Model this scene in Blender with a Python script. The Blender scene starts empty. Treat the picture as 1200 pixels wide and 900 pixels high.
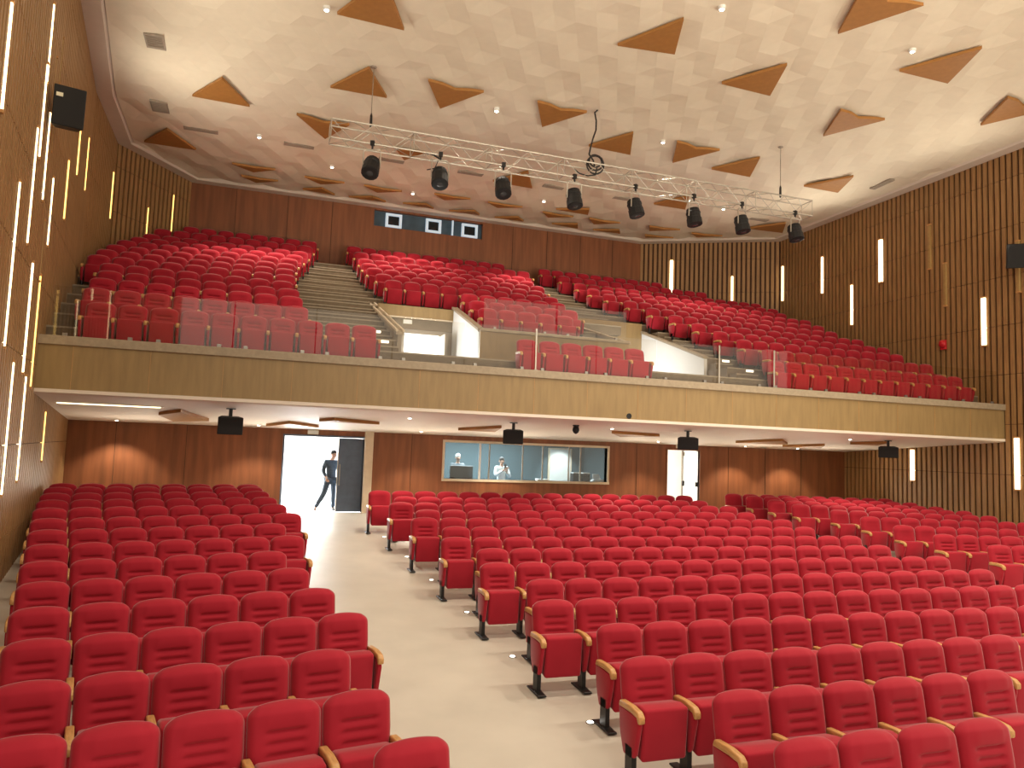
import bpy, bmesh, math, random
from mathutils import Vector, Matrix
random.seed(7)
scene = bpy.context.scene
COL = scene.collection

# ------------------------------------------------------------------ materials
def srgb(r, g, b):
    f = lambda c: (c / 255 / 12.92) if c / 255 <= .04045 else ((c / 255 + .055) / 1.055) ** 2.4
    return (f(r), f(g), f(b), 1)

def mat(name, color, rough=.6, metal=0, noise=None, bump=None, emit=None, sheen=0, stretch=None, spec=.4):
    m = bpy.data.materials.new(name); m.use_nodes = True
    nt = m.node_tree; n = nt.nodes; b = n['Principled BSDF']
    b.inputs['Base Color'].default_value = color
    b.inputs['Roughness'].default_value = rough
    b.inputs['Metallic'].default_value = metal
    b.inputs['Specular IOR Level'].default_value = spec
    if sheen:
        b.inputs['Sheen Weight'].default_value = sheen
        b.inputs['Sheen Roughness'].default_value = .4
    if noise or bump:
        tc = n.new('ShaderNodeTexCoord'); mp = n.new('ShaderNodeMapping')
        nt.links.new(tc.outputs['Object'], mp.inputs['Vector'])
        if stretch: mp.inputs['Scale'].default_value = stretch
        no = n.new('ShaderNodeTexNoise'); no.inputs['Detail'].default_value = 4
        nt.links.new(mp.outputs['Vector'], no.inputs['Vector'])
        if noise:
            scale, amt = noise
            no.inputs['Scale'].default_value = scale
            rmp = n.new('ShaderNodeValToRGB')
            lo = tuple(c * (1 - amt) for c in color[:3]) + (1,)
            hi = tuple(min(1, c * (1 + amt)) for c in color[:3]) + (1,)
            rmp.color_ramp.elements[0].position = .3; rmp.color_ramp.elements[1].position = .7
            rmp.color_ramp.elements[0].color = lo; rmp.color_ramp.elements[1].color = hi
            nt.links.new(no.outputs['Fac'], rmp.inputs['Fac'])
            nt.links.new(rmp.outputs['Color'], b.inputs['Base Color'])
        if bump:
            bs, bd = bump
            n2 = n.new('ShaderNodeTexNoise'); n2.inputs['Scale'].default_value = bs
            nt.links.new(mp.outputs['Vector'], n2.inputs['Vector'])
            bp = n.new('ShaderNodeBump'); bp.inputs['Strength'].default_value = bd; bp.inputs['Distance'].default_value = .01
            nt.links.new(n2.outputs['Fac'], bp.inputs['Height'])
            nt.links.new(bp.outputs['Normal'], b.inputs['Normal'])
    if emit:
        b.inputs['Emission Color'].default_value = emit[0]
        b.inputs['Emission Strength'].default_value = emit[1]
    return m

M = {}
M['fabric'] = mat('red_velour', (.37, .016, .031, 1), .8, noise=(3, .08), sheen=.28, spec=.15)
M['armwood'] = mat('beech_arm', (.55, .29, .105, 1), .4, noise=(9, .2), stretch=(6, 1, 6))
M['black'] = mat('black_steel', (.012, .011, .011, 1), .45, noise=(30, .2))
M['blackbox'] = mat('black_cabinet', (.010, .010, .011, 1), .55, noise=(40, .2))
M['grille'] = mat('speaker_grille', (.016, .016, .017, 1), .7, bump=(300, .6))
M['slat'] = mat('oak_slat', (.36, .20, .08, 1), .5, noise=(3, .2), stretch=(9, 9, .5))
M['slatback'] = mat('slat_backing', (.075, .03, .011, 1), .7, noise=(4, .2))
M['veneer'] = mat('walnut_veneer', (.23, .082, .032, 1), .5, noise=(2.2, .22), stretch=(3, 3, .25))
M['fascia'] = mat('light_oak_fascia', (.31, .21, .092, 1), .42, noise=(2, .12), stretch=(4, 4, .6))
M['cap'] = mat('stone_ledge', (.36, .29, .20, 1), .5, noise=(14, .1))
M['ceil'] = mat('ceiling_plaster', (.78, .715, .575, 1), .85, noise=(5, .02))
M['ceiltrim'] = mat('ceiling_border', (.72, .64, .55, 1), .8, noise=(5, .02))
M['soffit'] = mat('soffit_plaster', (.80, .72, .63, 1), .7, noise=(5, .02))
M['tri'] = mat('bronze_acoustic_panel', (.36, .165, .042, 1), .6, noise=(7, .08))
M['floor'] = mat('beige_vinyl', (.575, .53, .455, 1), .42, noise=(1.5, .06), bump=(40, .05))
M['step'] = mat('balcony_carpet', (.19, .145, .095, 1), .8, noise=(9, .12))
M['nosing'] = mat('step_nosing', (.34, .28, .20, 1), .6, noise=(9, .1))
M['white'] = mat('white_paint', (.80, .80, .78, 1), .6, noise=(4, .02))
M['cream'] = mat('cream_trim', (.66, .55, .40, 1), .5, noise=(6, .05))
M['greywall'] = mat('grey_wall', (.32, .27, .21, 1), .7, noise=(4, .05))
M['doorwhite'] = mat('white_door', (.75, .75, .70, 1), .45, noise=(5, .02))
M['doordark'] = mat('glare_tinted_door', (.10, .135, .19, 1), .5, noise=(6, .1))  # bluish lift in the base colour stands in for doorway glare
M['teal'] = mat('control_room_wall', (.07, .115, .13, 1), .7, noise=(3, .05))
M['alu'] = mat('aluminium', (.50, .46, .39, 1), .45, metal=.7, noise=(20, .05))
M['steel'] = mat('brushed_steel', (.32, .30, .27, 1), .35, metal=.9, noise=(30, .06))
M['cable'] = mat('black_cable', (.02, .017, .015, 1), .6, noise=(30, .2))
M['wire'] = mat('grey_wire', (.30, .26, .2, 1), .5, metal=.5, noise=(30, .1))
M['led'] = mat('warm_led', (1, .9, .7, 1), .5, noise=(10, .02), emit=((1, .80, .47, 1), 3.4))
M['ledgold'] = mat('gold_led', (1, .75, .3, 1), .5, noise=(10, .02), emit=((1, .62, .17, 1), 2.2))
M['ledoff'] = mat('unlit_diffuser', (.42, .27, .10, 1), .35, noise=(10, .1))
M['lamp'] = mat('downlight_glow', (1, .95, .85, 1), .5, noise=(10, .02), emit=((1, .9, .72, 1), 25))
M['floorled'] = mat('floor_marker_glow', (1, .95, .85, 1), .5, noise=(10, .02), emit=((1, .95, .85, 1), 7))
M['stepled'] = mat('step_marker_glow', (1, .95, .85, 1), .5, noise=(10, .02), emit=((1, .92, .75, 1), 2.2))
M['lens'] = mat('lamp_lens', (.05, .05, .055, 1), .12, noise=(8, .1))
M['vent'] = mat('vent_grey', (.34, .29, .23, 1), .6, noise=(20, .1))
M['redplastic'] = mat('red_plastic', (.6, .02, .03, 1), .3, noise=(15, .08))
M['sign'] = mat('pale_sign', (.75, .72, .55, 1), .5, noise=(9, .03))
M['booth'] = mat('blue_booth_panel', (.055, .095, .13, 1), .35, noise=(3, .25))
M['boothframe'] = mat('glowing_booth_frame', (.70, .80, .86, 1), .45, noise=(9, .03), emit=((.55, .8, 1, 1), .35))  # faint self-glow brightens the frames, which are not lamps
M['skin'] = mat('skin', (.50, .29, .20, 1), .6, noise=(12, .08))
M['hair'] = mat('black_hair', (.012, .01, .009, 1), .6, noise=(40, .3))
M['eye'] = mat('eye_dark', (.02, .015, .012, 1), .3, noise=(40, .2))
M['navy'] = mat('glare_tinted_navy_cloth', (.07, .10, .135, 1), .8, noise=(18, .15))  # lightened towards blue to paint in the entrance glare
M['palecloth'] = mat('pale_cloth', (.66, .68, .66, 1), .8, noise=(14, .08))
M['greencloth'] = mat('green_cloth', (.05, .25, .15, 1), .8, noise=(14, .12))
M['greycloth'] = mat('grey_cloth', (.16, .19, .21, 1), .8, noise=(14, .12))
M['screen'] = mat('dark_screen', (.015, .018, .02, 1), .2, noise=(9, .1))

def glass_mat(name, tint, refl):
    m = bpy.data.materials.new(name); m.use_nodes = True
    nt = m.node_tree; n = nt.nodes; n.clear()
    out = n.new('ShaderNodeOutputMaterial'); mix = n.new('ShaderNodeMixShader')
    tr = n.new('ShaderNodeBsdfTransparent'); tr.inputs['Color'].default_value = tint
    gl = n.new('ShaderNodeBsdfGlossy'); gl.inputs['Roughness'].default_value = .03
    no = n.new('ShaderNodeTexNoise'); no.inputs['Scale'].default_value = .8
    mr = n.new('ShaderNodeMapRange'); mr.inputs['To Min'].default_value = refl * .75; mr.inputs['To Max'].default_value = refl * 1.25
    nt.links.new(no.outputs['Fac'], mr.inputs['Value']); nt.links.new(mr.outputs['Result'], mix.inputs['Fac'])
    nt.links.new(tr.outputs[0], mix.inputs[1]); nt.links.new(gl.outputs[0], mix.inputs[2])
    nt.links.new(mix.outputs[0], out.inputs['Surface'])
    return m
M['glass'] = glass_mat('balustrade_glass', (.96, .95, .92, 1), .05)
def frosted():
    m = bpy.data.materials.new('frosted_glass'); m.use_nodes = True
    nt = m.node_tree; n = nt.nodes; n.clear()
    out = n.new('ShaderNodeOutputMaterial'); mix = n.new('ShaderNodeMixShader'); tl = n.new('ShaderNodeBsdfTranslucent'); df = n.new('ShaderNodeBsdfDiffuse')
    no = n.new('ShaderNodeTexNoise'); no.inputs['Scale'].default_value = 3
    rp = n.new('ShaderNodeValToRGB'); rp.color_ramp.elements[0].color = (.84, .86, .84, 1); rp.color_ramp.elements[1].color = (.92, .93, .90, 1)
    nt.links.new(no.outputs['Fac'], rp.inputs['Fac']); nt.links.new(rp.outputs['Color'], tl.inputs['Color']); nt.links.new(rp.outputs['Color'], df.inputs['Color'])
    mix.inputs['Fac'].default_value = .25
    nt.links.new(tl.outputs[0], mix.inputs[1]); nt.links.new(df.outputs[0], mix.inputs[2]); nt.links.new(mix.outputs[0], out.inputs['Surface'])
    return m
M['frosted'] = frosted()
M['window'] = glass_mat('control_window_glass', (.93, .97, .98, 1), .05)

# ------------------------------------------------------------------ mesh helpers
class MB:
    def __init__(s): s.v = []; s.f = []
    def add(s, vs, fs):
        o = len(s.v); s.v += [tuple(p) for p in vs]; s.f += [tuple(i + o for i in f) for f in fs]
    def box(s, x0, x1, y0, y1, z0, z1):
        s.add([(x0,y0,z0),(x1,y0,z0),(x1,y1,z0),(x0,y1,z0),(x0,y0,z1),(x1,y0,z1),(x1,y1,z1),(x0,y1,z1)],
              [(0,3,2,1),(4,5,6,7),(0,1,5,4),(1,2,6,5),(2,3,7,6),(3,0,4,7)])
    def prism(s, poly, vec):
        n = len(poly); vec = Vector(vec)
        s.add([Vector(p) for p in poly] + [Vector(p) + vec for p in poly],
              [tuple(range(n))[::-1], tuple(range(n, 2 * n))] + [(i, (i + 1) % n, n + (i + 1) % n, n + i) for i in range(n)])
    def obox(s, o, d, n, a0, a1, b0, b1, z0, z1):
        P = lambda a, b, z: (o[0] + d[0] * a + n[0] * b, o[1] + d[1] * a + n[1] * b, z)
        s.add([P(a0,b0,z0),P(a1,b0,z0),P(a1,b1,z0),P(a0,b1,z0),P(a0,b0,z1),P(a1,b0,z1),P(a1,b1,z1),P(a0,b1,z1)],
              [(0,3,2,1),(4,5,6,7),(0,1,5,4),(1,2,6,5),(2,3,7,6),(3,0,4,7)])
    def tube(s, p0, p1, r, n=8, r1=None):
        p0, p1 = Vector(p0), Vector(p1); r1 = r if r1 is None else r1
        d = (p1 - p0).normalized(); a = d.orthogonal().normalized(); b = d.cross(a)
        vs = []
        for p, q in ((p0, r), (p1, r1)):
            for i in range(n):
                t = 2 * math.pi * i / n; vs.append(p + a * math.cos(t) * q + b * math.sin(t) * q)
        s.add(vs, [(i, (i + 1) % n, n + (i + 1) % n, n + i) for i in range(n)] + [tuple(range(n))[::-1], tuple(range(n, 2 * n))])
    def path(s, pts, r, n=6):
        for a, b in zip(pts[:-1], pts[1:]): s.tube(a, b, r, n)
    def lathe(s, c, axis, prof, n=16):
        c = Vector(c); ax = Vector(axis).normalized(); a = ax.orthogonal().normalized(); b = ax.cross(a)
        vs = []
        for h, r in prof:
            for i in range(n):
                t = 2 * math.pi * i / n; vs.append(c + ax * h + a * math.cos(t) * r + b * math.sin(t) * r)
        m = len(prof); fs = []
        for j in range(m - 1):
            for i in range(n): fs.append((j*n+i, j*n+(i+1)%n, (j+1)*n+(i+1)%n, (j+1)*n+i))
        fs += [tuple(range(n))[::-1], tuple(range((m-1)*n, m*n))]
        s.add(vs, fs)
    def mesh(s, name, smooth=False, bevel=None):
        me = bpy.data.meshes.new(name)
        bm = bmesh.new()
        vs = [bm.verts.new(p) for p in s.v]
        for f in s.f:
            try: bm.faces.new([vs[i] for i in f])
            except ValueError: pass
        bmesh.ops.recalc_face_normals(bm, faces=bm.faces)
        if bevel:
            bmesh.ops.bevel(bm, geom=list(bm.edges), offset=bevel[0], segments=bevel[1], affect='EDGES', profile=.5)
        if smooth:
            for f in bm.faces: f.smooth = True
        bm.to_mesh(me); bm.free()
        return me
    def build(s, name, m, parent=None, smooth=False, bevel=None):
        me = s.mesh(name, smooth, bevel); me.materials.append(m)
        o = bpy.data.objects.new(name, me); COL.objects.link(o)
        if parent: o.parent = parent
        return o

def tag(o, label, cat, group=None, kind=None):
    o['label'] = label; o['category'] = cat
    if group: o['group'] = group
    if kind: o['kind'] = kind
    return o
def thing(name, label, cat, loc=(0, 0, 0), rz=0, group=None):
    o = bpy.data.objects.new(name, None); COL.objects.link(o)
    o.location = loc; o.rotation_euler = (0, 0, rz); o.empty_display_size = .1
    return tag(o, label, cat, group)
def struct(o, label, cat='structure'):
    o['kind'] = 'structure'; o['label'] = label; o['category'] = cat
    return o
def dup(root, loc, rz, label, group=None):
    r = root.copy(); COL.objects.link(r); r.location = loc; r.rotation_euler = (0, 0, rz); r['label'] = label
    if group: r['group'] = group
    for ch in root.children:
        c = ch.copy(); COL.objects.link(c); c.parent = r
        for g in ch.children:
            d = g.copy(); COL.objects.link(d); d.parent = c
    return r
ORD = ['first','second','third','fourth','fifth','sixth','seventh','eighth','ninth','tenth','eleventh','twelfth','thirteenth','fourteenth','fifteenth','sixteenth','seventeenth','eighteenth']

# ------------------------------------------------------------------ camera
F, PITCH, ROLL, TH = 886., .0856, .0366, .33
EYE = 2.95
def ray(px, py):
    a, b = px - 600, py - 450
    u = a * math.cos(ROLL) + b * math.sin(ROLL); v = -a * math.sin(ROLL) + b * math.cos(ROLL)
    X, V, Z = u / F, -v / F, 1.
    c, s = math.cos(PITCH), math.sin(PITCH)
    y = Z * c - V * s; z = Z * s + V * c
    return Vector((X * math.cos(TH) + y * math.sin(TH), -X * math.sin(TH) + y * math.cos(TH), z))
cam = bpy.data.cameras.new('camera'); camo = bpy.data.objects.new('camera', cam); COL.objects.link(camo)
fw = ray(600, 450).normalized(); rt = (ray(700, 450) - ray(600, 450)).normalized(); up = rt.cross(fw)
R3 = Matrix((rt, up, -fw)).transposed()
camo.matrix_world = Matrix.Translation((0, 0, EYE)) @ R3.to_4x4()
cam.sensor_width = 36; cam.lens = F / 1200 * 36; cam.clip_end = 200
scene.camera = camo
def project(p):
    d = Vector(p) - Vector((0, 0, EYE)); z = d.dot(fw)
    if z < .3: return None
    return 600 + F * d.dot(rt) / z, 450 - F * d.dot(up) / z, z

# ------------------------------------------------------------------ floor profile (raked hall floor)
def zf(y):
    yc = max(2, min(y, 17.8)); d = yc - 14
    z = -1.39 + .0717 * d + .00134 * d * d - .95 + EYE
    return z + (y - yc) * .02 if y > yc else z
LW = [(-2.55, 3), (-2.9, 9), (-3.75, 15.75), (-4.42, 22), (-4.45, 25.7), (-2.5, 28.6)]
RW = [(15.4, 28.6), (20.4, 25.7), (20.2, 15.75), (20.1, 7)]
ZCEIL = 12.03
def wall_x(P, y):
    for A, B in zip(P[:-1], P[1:]):
        lo, hi = sorted((A[1], B[1]))
        if lo <= y <= hi:
            return A[0] + (B[0] - A[0]) * (y - A[1]) / (B[1] - A[1])
    return P[0][0] if abs(y - P[0][1]) < abs(y - P[-1][1]) else P[-1][0]

b = MB(); ys = [1 + i * .5 for i in range(43)]
for ya, yb in zip(ys[:-1], ys[1:]):
    b.add([(-5, ya, zf(ya)), (21, ya, zf(ya)), (21, yb, zf(yb)), (-5, yb, zf(yb))], [(0, 1, 2, 3)])
struct(b.build('floor', M['floor'], smooth=True), 'beige raked auditorium floor running under the rows of seats', 'floor')

# ------------------------------------------------------------------ slatted side walls
def slat_wall(name, P, pitch, width, label, skip_last=0):
    wall = MB(); sl = MB()
    for A, B in zip(P[:-1], P[1:]):
        A, B = Vector(A), Vector(B); L = (B - A).length; d = (B - A) / L
        n = Vector((-d.y, d.x))
        if n.dot(Vector((8, 18)) - A) < 0: n = -n
        wall.obox(A, d, n, -.25, L + .25, -.2, -.05, -.1, ZCEIL + .3)
        k = max(1, round(L / pitch)); pt = L / k
        for i in range(k):
            a = i * pt + (pt - width) / 2
            for z in range(9):
                z0 = -.1 + z * 1.42
                sl.obox(A, d, n, a, a + width, -.06, 0, z0, min(ZCEIL + .1, z0 + 1.405))
    w = struct(wall.build(name, M['slatback']), label, 'wall')
    sl.build('slat', M['slat'], w)
    return w
slat_wall('wall_left', LW, .19, .12, 'slatted oak side wall with gold light strips on the left')
slat_wall('wall_right', RW, .19, .115, 'slatted oak side wall with white light strips on the right')

# ------------------------------------------------------------------ ceiling
def inside(P, y, off):
    return wall_x(P, y)
b = MB()
step = .5
def chz(i, j):
    return ZCEIL + .02 + (.047 if (i + 2 * j) % 3 == 0 else 0) + .005 * math.sin(i * 12.9898 + j * 78.233)
grid = {}
j0, j1 = 0, 50
for j in range(j0, j1 + 1):
    y = 5.2 + j * step
    if y > 28.3: break
    xl = wall_x(LW, y) + .45; xr = wall_x(RW, y) - .45
    cols = []
    n = int((xr - xl) / step)
    x0 = -5 + (step / 2 if j % 2 else 0)
    row = []
    for i in range(0, 56):
        x = x0 + i * step
        row.append((min(max(x, xl), xr), y, chz(i, j) if xl < x < xr else ZCEIL))
    grid[j] = row
rows = sorted(grid)
for ja, jb in zip(rows[:-1], rows[1:]):
    A, B = grid[ja], grid[jb]
    for i in range(len(A) - 1):
        if ja % 2 == 0:
            T = [(A[i], A[i+1], B[i]), (A[i+1], B[i+1], B[i])]
        else:
            T = [(A[i], B[i+1], B[i]), (A[i], A[i+1], B[i+1])]
        for t in T:
            if len({(round(p[0], 4), round(p[1], 4)) for p in t}) == 3:
                area = abs((t[1][0]-t[0][0])*(t[2][1]-t[0][1])-(t[2][0]-t[0][0])*(t[1][1]-t[0][1]))
                if area > 1e-4: b.add(t, [(0, 1, 2)])
struct(b.build('ceiling', M['ceil']), 'pale plaster ceiling of folded triangular facets', 'ceiling')
b = MB(); b.box(-5, 21, 4.5, 29, ZCEIL + .2, ZCEIL + .3)
struct(b.build('ceiling', M['ceil']), 'flat slab above the faceted ceiling', 'ceiling')
# border strip
b = MB()
def offset_poly(P, off):
    out = []
    for i, p in enumerate(P):
        ns = []
        for A, B in ((P[i-1], p) if i else (None, None), (p, P[i+1]) if i < len(P) - 1 else (None, None)):
            if A is None: continue
            d = (Vector(B) - Vector(A)).normalized(); n = Vector((-d.y, d.x))
            if n.dot(Vector((8, 18)) - Vector(A)) < 0: n = -n
            ns.append(n)
        n = sum(ns, Vector((0, 0))); n.normalize()
        c = n.dot(ns[0]); out.append(Vector(p) + n * off / c)
    return out
BP = LW + RW
O1 = offset_poly(BP, .5); O2 = offset_poly(BP, .38)
zb = ZCEIL - .05
for i in range(len(BP) - 1):
    a, c = BP[i], BP[i+1]
    b.add([(*a, zb), (*c, zb), (*O2[i+1], zb), (*O2[i], zb)], [(0, 1, 2, 3)])
    b.add([(*O2[i], zb), (*O2[i+1], zb), (*O1[i+1], ZCEIL + .1), (*O1[i], ZCEIL + .1)], [(0, 1, 2, 3)])
struct(b.build('trim_1', M['ceiltrim']), 'smooth pale border strip around the ceiling edge', 'trim')

# ------------------------------------------------------------------ rear walls
b = MB()
xl, xr = -4.6, 20.5; zt = 3.32; zb = .7
DL = (.92, 3.12, 3.09); CW = (5.5, 10.85, 2.0, 3.08); DR = (13.04, 14.27, 3.11)
y0, y1 = 22.0, 22.2
for x0, x1, z0, z1 in ((xl, DL[0], zb, zt), (DL[0], DL[1], DL[2], zt), (DL[1], CW[0], zb, zt), (CW[0], CW[1], zb, CW[2]),
                       (CW[0], CW[1], CW[3], zt), (CW[1], DR[0], zb, zt), (DR[0], DR[1], DR[2], zt), (DR[1], xr, zb, zt)):
    b.box(x0, x1, y0, y1, z0, z1)
struct(b.build('wall_back', M['veneer']), 'brown veneer rear wall under the balcony', 'wall')
b = MB(); BW = (3.97, 8.31, 11.28, 11.91)
for x0, x1, z0, z1 in ((-2.7, BW[0], 6, 12.2), (BW[0], BW[1], 6, BW[2]), (BW[0], BW[1], BW[3], 12.2), (BW[1], 15.6, 6, 12.2)):
    b.box(x0, x1, 28.6, 28.8, z0, z1)
struct(b.build('wall_back', M['veneer']), 'brown veneer rear wall behind the balcony seats', 'wall')
# veneer joints
b = MB()
for x in (-3.3, -1.6, 4.5, 11.9, 15.4, 16.9, 18.4): b.box(x - .006, x + .006, 21.985, 22.0, .9, 3.31)
for x in (-1, .8, 2.4, 9.6, 11.1, 12.6, 14.1): b.box(x - .008, x + .008, 28.585, 28.6, 7, 12)
struct(b.build('trim_2', M['slatback']), 'thin dark joints between the veneer panels', 'trim')
# pilaster beside the left door
b = MB(); b.box(3.12, 3.36, 21.86, 22.0, zf(21.9) - .05, 3.31)
struct(b.build('trim_3', M['cream'], bevel=(.01, 1)), 'pale pilaster beside the open entrance door', 'trim')
# door frames
def frame(name, x0, x1, z0, z1, y, w, m, label, sill=False):
    b = MB(); b.box(x0 - w, x0, y - .03, y + .2, z0, z1 + w); b.box(x1, x1 + w, y - .03, y + .2, z0, z1 + w); b.box(x0, x1, y - .03, y + .2, z1, z1 + w)
    if sill: b.box(x0 - w, x1 + w, y - .05, y + .2, z0 - w, z0)
    return struct(b.build(name, m), label, 'trim')
frame('trim_4', DR[0], DR[1], 1.0, DR[2], 22, .05, M['veneer'], 'brown frame around the white right door')
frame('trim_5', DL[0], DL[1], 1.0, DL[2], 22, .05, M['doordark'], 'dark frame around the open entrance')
frame('trim_6', CW[0], CW[1], CW[2], CW[3], 22, .07, M['cream'], 'pale wood frame of the control room window', True)

# ------------------------------------------------------------------ foyer behind the doors (lit rooms)
def room(name, x0, x1, y0, y1, z0, z1, m, label, t=.1, open_front=True):
    b = MB()
    b.box(x0 - t, x0, y0, y1, z0, z1); b.box(x1, x1 + t, y0, y1, z0, z1); b.box(x0 - t, x1 + t, y1, y1 + t, z0, z1)
    b.box(x0 - t, x1 + t, y0, y1, z1, z1 + t); b.box(x0 - t, x1 + t, y0, y1, z0 - t, z0)
    return struct(b.build(name, m), label, 'wall')
def area(name, loc, rot, size, energy, color, sy=None):
    l = bpy.data.lights.new(name, 'AREA'); l.energy = energy; l.color = color; l.size = size
    if sy: l.shape = 'RECTANGLE'; l.size_y = sy
    o = bpy.data.objects.new(name, l); COL.objects.link(o); o.location = loc; o.rotation_euler = rot
    return o
def spot(name, loc, target, energy, color, angle=60, blend=.6, r=.06):
    l = bpy.data.lights.new(name, 'SPOT'); l.energy = energy; l.color = color; l.spot_size = math.radians(angle); l.spot_blend = blend; l.shadow_soft_size = r
    o = bpy.data.objects.new(name, l); COL.objects.link(o); o.location = loc
    o.rotation_euler = (Vector(target) - Vector(loc)).to_track_quat('-Z', 'Y').to_euler()
    return o
zr = zf(22)
room('wall_foyer', -1.2, 4.6, 22.21, 26.5, zr - .02, 3.6, M['white'], 'bright white foyer seen through the entrance')
area('foyer_daylight', (1.6, 25.9, 2.1), (math.radians(90), 0, math.radians(180)), 4.5, 900, (.92, .97, 1), 2.2)
room('wall_foyer', 12.2, 15.2, 22.21, 24.6, zr - .02, 3.5, M['white'], 'cream foyer seen through the right door')
area('foyer_lamp', (13.6, 24.3, 2.2), (math.radians(90), 0, math.radians(180)), 1.6, 160, (1, .96, .85))

# left entrance: the dark closed leaf
d = thing('door_1', 'closed glare-tinted leaf of the entrance door right of the bright opening', 'door', (2.42, 22.08, zr)); d['kind'] = 'structure'
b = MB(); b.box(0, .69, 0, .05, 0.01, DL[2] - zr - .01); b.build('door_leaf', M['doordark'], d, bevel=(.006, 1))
b = MB(); b.box(-.02, 0, -.01, .06, .01, DL[2] - zr - .01); b.build('door_edge', M['alu'], d)
b = MB(); b.box(.03, .06, -.07, -.05, .75, 1.35); b.box(.035, .055, -.05, .0, .78, .81); b.box(.035, .055, -.05, .0, 1.29, 1.32); b.build('door_handle', M['steel'], d, bevel=(.005, 1))
# right door : one white leaf with push bar, the other half open
d = thing('door_2', 'white door leaf with dark push handle below the pale exit sign', 'door', (13.68, 22.06, zr)); d['kind'] = 'structure'
b = MB(); b.box(0, .57, 0, .05, .01, DR[2] - zr - .01); b.build('door_leaf', M['frosted'], d, bevel=(.006, 1))
b = MB(); b.box(-.03, 0, -.015, .055, .01, DR[2] - zr - .01); b.build('door_edge', M['vent'], d)
b = MB(); b.box(-.05, .03, -.06, -.01, .95, 1.12); b.box(.46, .55, -.06, -.01, .93, 1.08); b.build('door_handle', M['black'], d, bevel=(.01, 2))
b = MB(); b.box(-.05, .03, -.05, -.01, DR[2] - zr - .18, DR[2] - zr - .06); b.build('door_closer', M['vent'], d, bevel=(.008, 1))

# ------------------------------------------------------------------ control room
room('wall_control_room', 5.0, 11.5, 22.21, 25.2, zr - .02, 3.5, M['teal'], 'blue grey control room behind the long window')
area('control_room_lamp', (7.2, 23.4, 3.44), (0, 0, 0), 3.2, 330, (.86, .97, 1), .9)
spot('added_inner_door_spot', (10.4, 23.9, 3.4), (10.5, 25.1, 2.0), 160, (.95, 1, 1), 60, .6, .05)  # added spot with no fitting, brightens the inner door
d = thing('door_3', 'white inner door at the rear of the control room', 'door', (10.12, 25.12, zr)); d['kind'] = 'structure'
b = MB(); b.box(-.04, .86, 0, .06, 0, 2.05); b.build('door_frame', M['cream'], d)
b = MB(); b.box(.02, .8, -.02, .03, .01, 2.0); b.build('door_leaf', M['doorwhite'], d, bevel=(.006, 1))
b = MB(); b.box(.70, .74, -.07, -.02, .95, 1.05); b.build('door_handle', M['steel'], d, bevel=(.008, 1))
w = thing('window_1', 'long control room window with slim mullions in the rear wall', 'window', (5.5, 22.08, 2.0)); w['kind'] = 'structure'
xs = [0, 1.12, 1.42, 2.5, 3.16, 4.05, 4.45, 5.35]
for k, (x0, x1) in enumerate(zip(xs[:-1], xs[1:])):
    b = MB(); b.box(x0 + .01, x1 - .01, .005, .015, .01, 1.07); b.build('pane', M['window'], w)
for x in xs[1:-1]:
    b = MB(); wd = .028 if x in (1.12,) else .016
    b.box(x - wd, x + wd, -.02, .04, 0, 1.08); b.build('mullion', M['white'] if x == 1.12 else M['greywall'], w)
b = MB(); b.box(5.1, 11.4, 22.3, 22.95, 1.76, 1.82); b.box(5.15, 5.2, 22.35, 22.9, zr, 1.76); b.box(11.3, 11.35, 22.35, 22.9, zr, 1.76); b.box(8.2, 8.25, 22.35, 22.9, zr, 1.76)
tag(b.build('control_desk', M['doordark'], bevel=(.004, 1)), 'long dark desk behind the control room window', 'desk')
# monitor seen from behind
t = thing('computer_monitor', 'black monitor standing on the control room desk before the left person', 'monitor', (6.2, 22.6, 1.82))
b = MB(); b.box(-.36, .36, -.03, .03, .12, .56); b.build('screen_back', M['screen'], t, bevel=(.012, 2))
b = MB(); b.tube((0, 0, .01), (0, 0, .2), .03); b.lathe((0, 0, 0), (0, 0, 1), [(0, .14), (.015, .13)]); b.build('stand', M['black'], t)
for k, (x, side) in enumerate(((10.0, 'left'), (10.34, 'right'))):
    t = thing('studio_monitor', 'small black desk speaker behind the control window, %s of the pair' % side, 'speaker', (x, 22.55, 1.82), 0, 'desk speakers in the control room')
    b = MB(); b.box(-.13, .13, -.12, .12, 0, .42); b.build('cabinet', M['blackbox'], t, bevel=(.012, 2))
    b = MB(); b.lathe((0, -.121, .15), (0, -1, 0), [(0, .09), (.012, .09), (.004, .03)]); b.lathe((0, -.121, .32), (0, -1, 0), [(0, .04), (.01, .035)]); b.build('driver', M['grille'], t)
    b = MB(); b.box(-.12, .12, -.11, .11, .421, .45); b.build('paper_sheet', M['white'], t)
t = thing('desk_printer', 'low white printer on the control desk at the window right end', 'printer', (10.85, 22.62, 1.82))
b = MB(); b.prism([(-.25, -.18, 0), (.25, -.18, 0), (.25, -.18, .16), (.15, -.18, .24), (-.15, -.18, .24), (-.25, -.18, .14)], (0, .36, 0)); b.build('body', M['white'], t, bevel=(.012, 2))
b = MB(); b.box(-.2, .2, -.26, -.17, .03, .06); b.build('paper_tray', M['greycloth'], t)
b = MB(); b.prism([(-.14, .1, .22), (.14, .1, .22), (.12, .2, .40), (-.12, .2, .40)], (0, .02, .005)); b.build('lid', M['white'], t)
t = thing('white_carton', 'small pale box on the control desk left of the inner door', 'box', (8.85, 22.6, 1.82))
b = MB(); b.box(-.17, .17, -.12, .12, 0, .2); b.build('carton', M['sign'], t, bevel=(.008, 1))
b = MB(); b.box(-.175, .175, -.125, .125, .185, .215); b.build('carton_lid', M['white'], t, bevel=(.006, 1))

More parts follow.
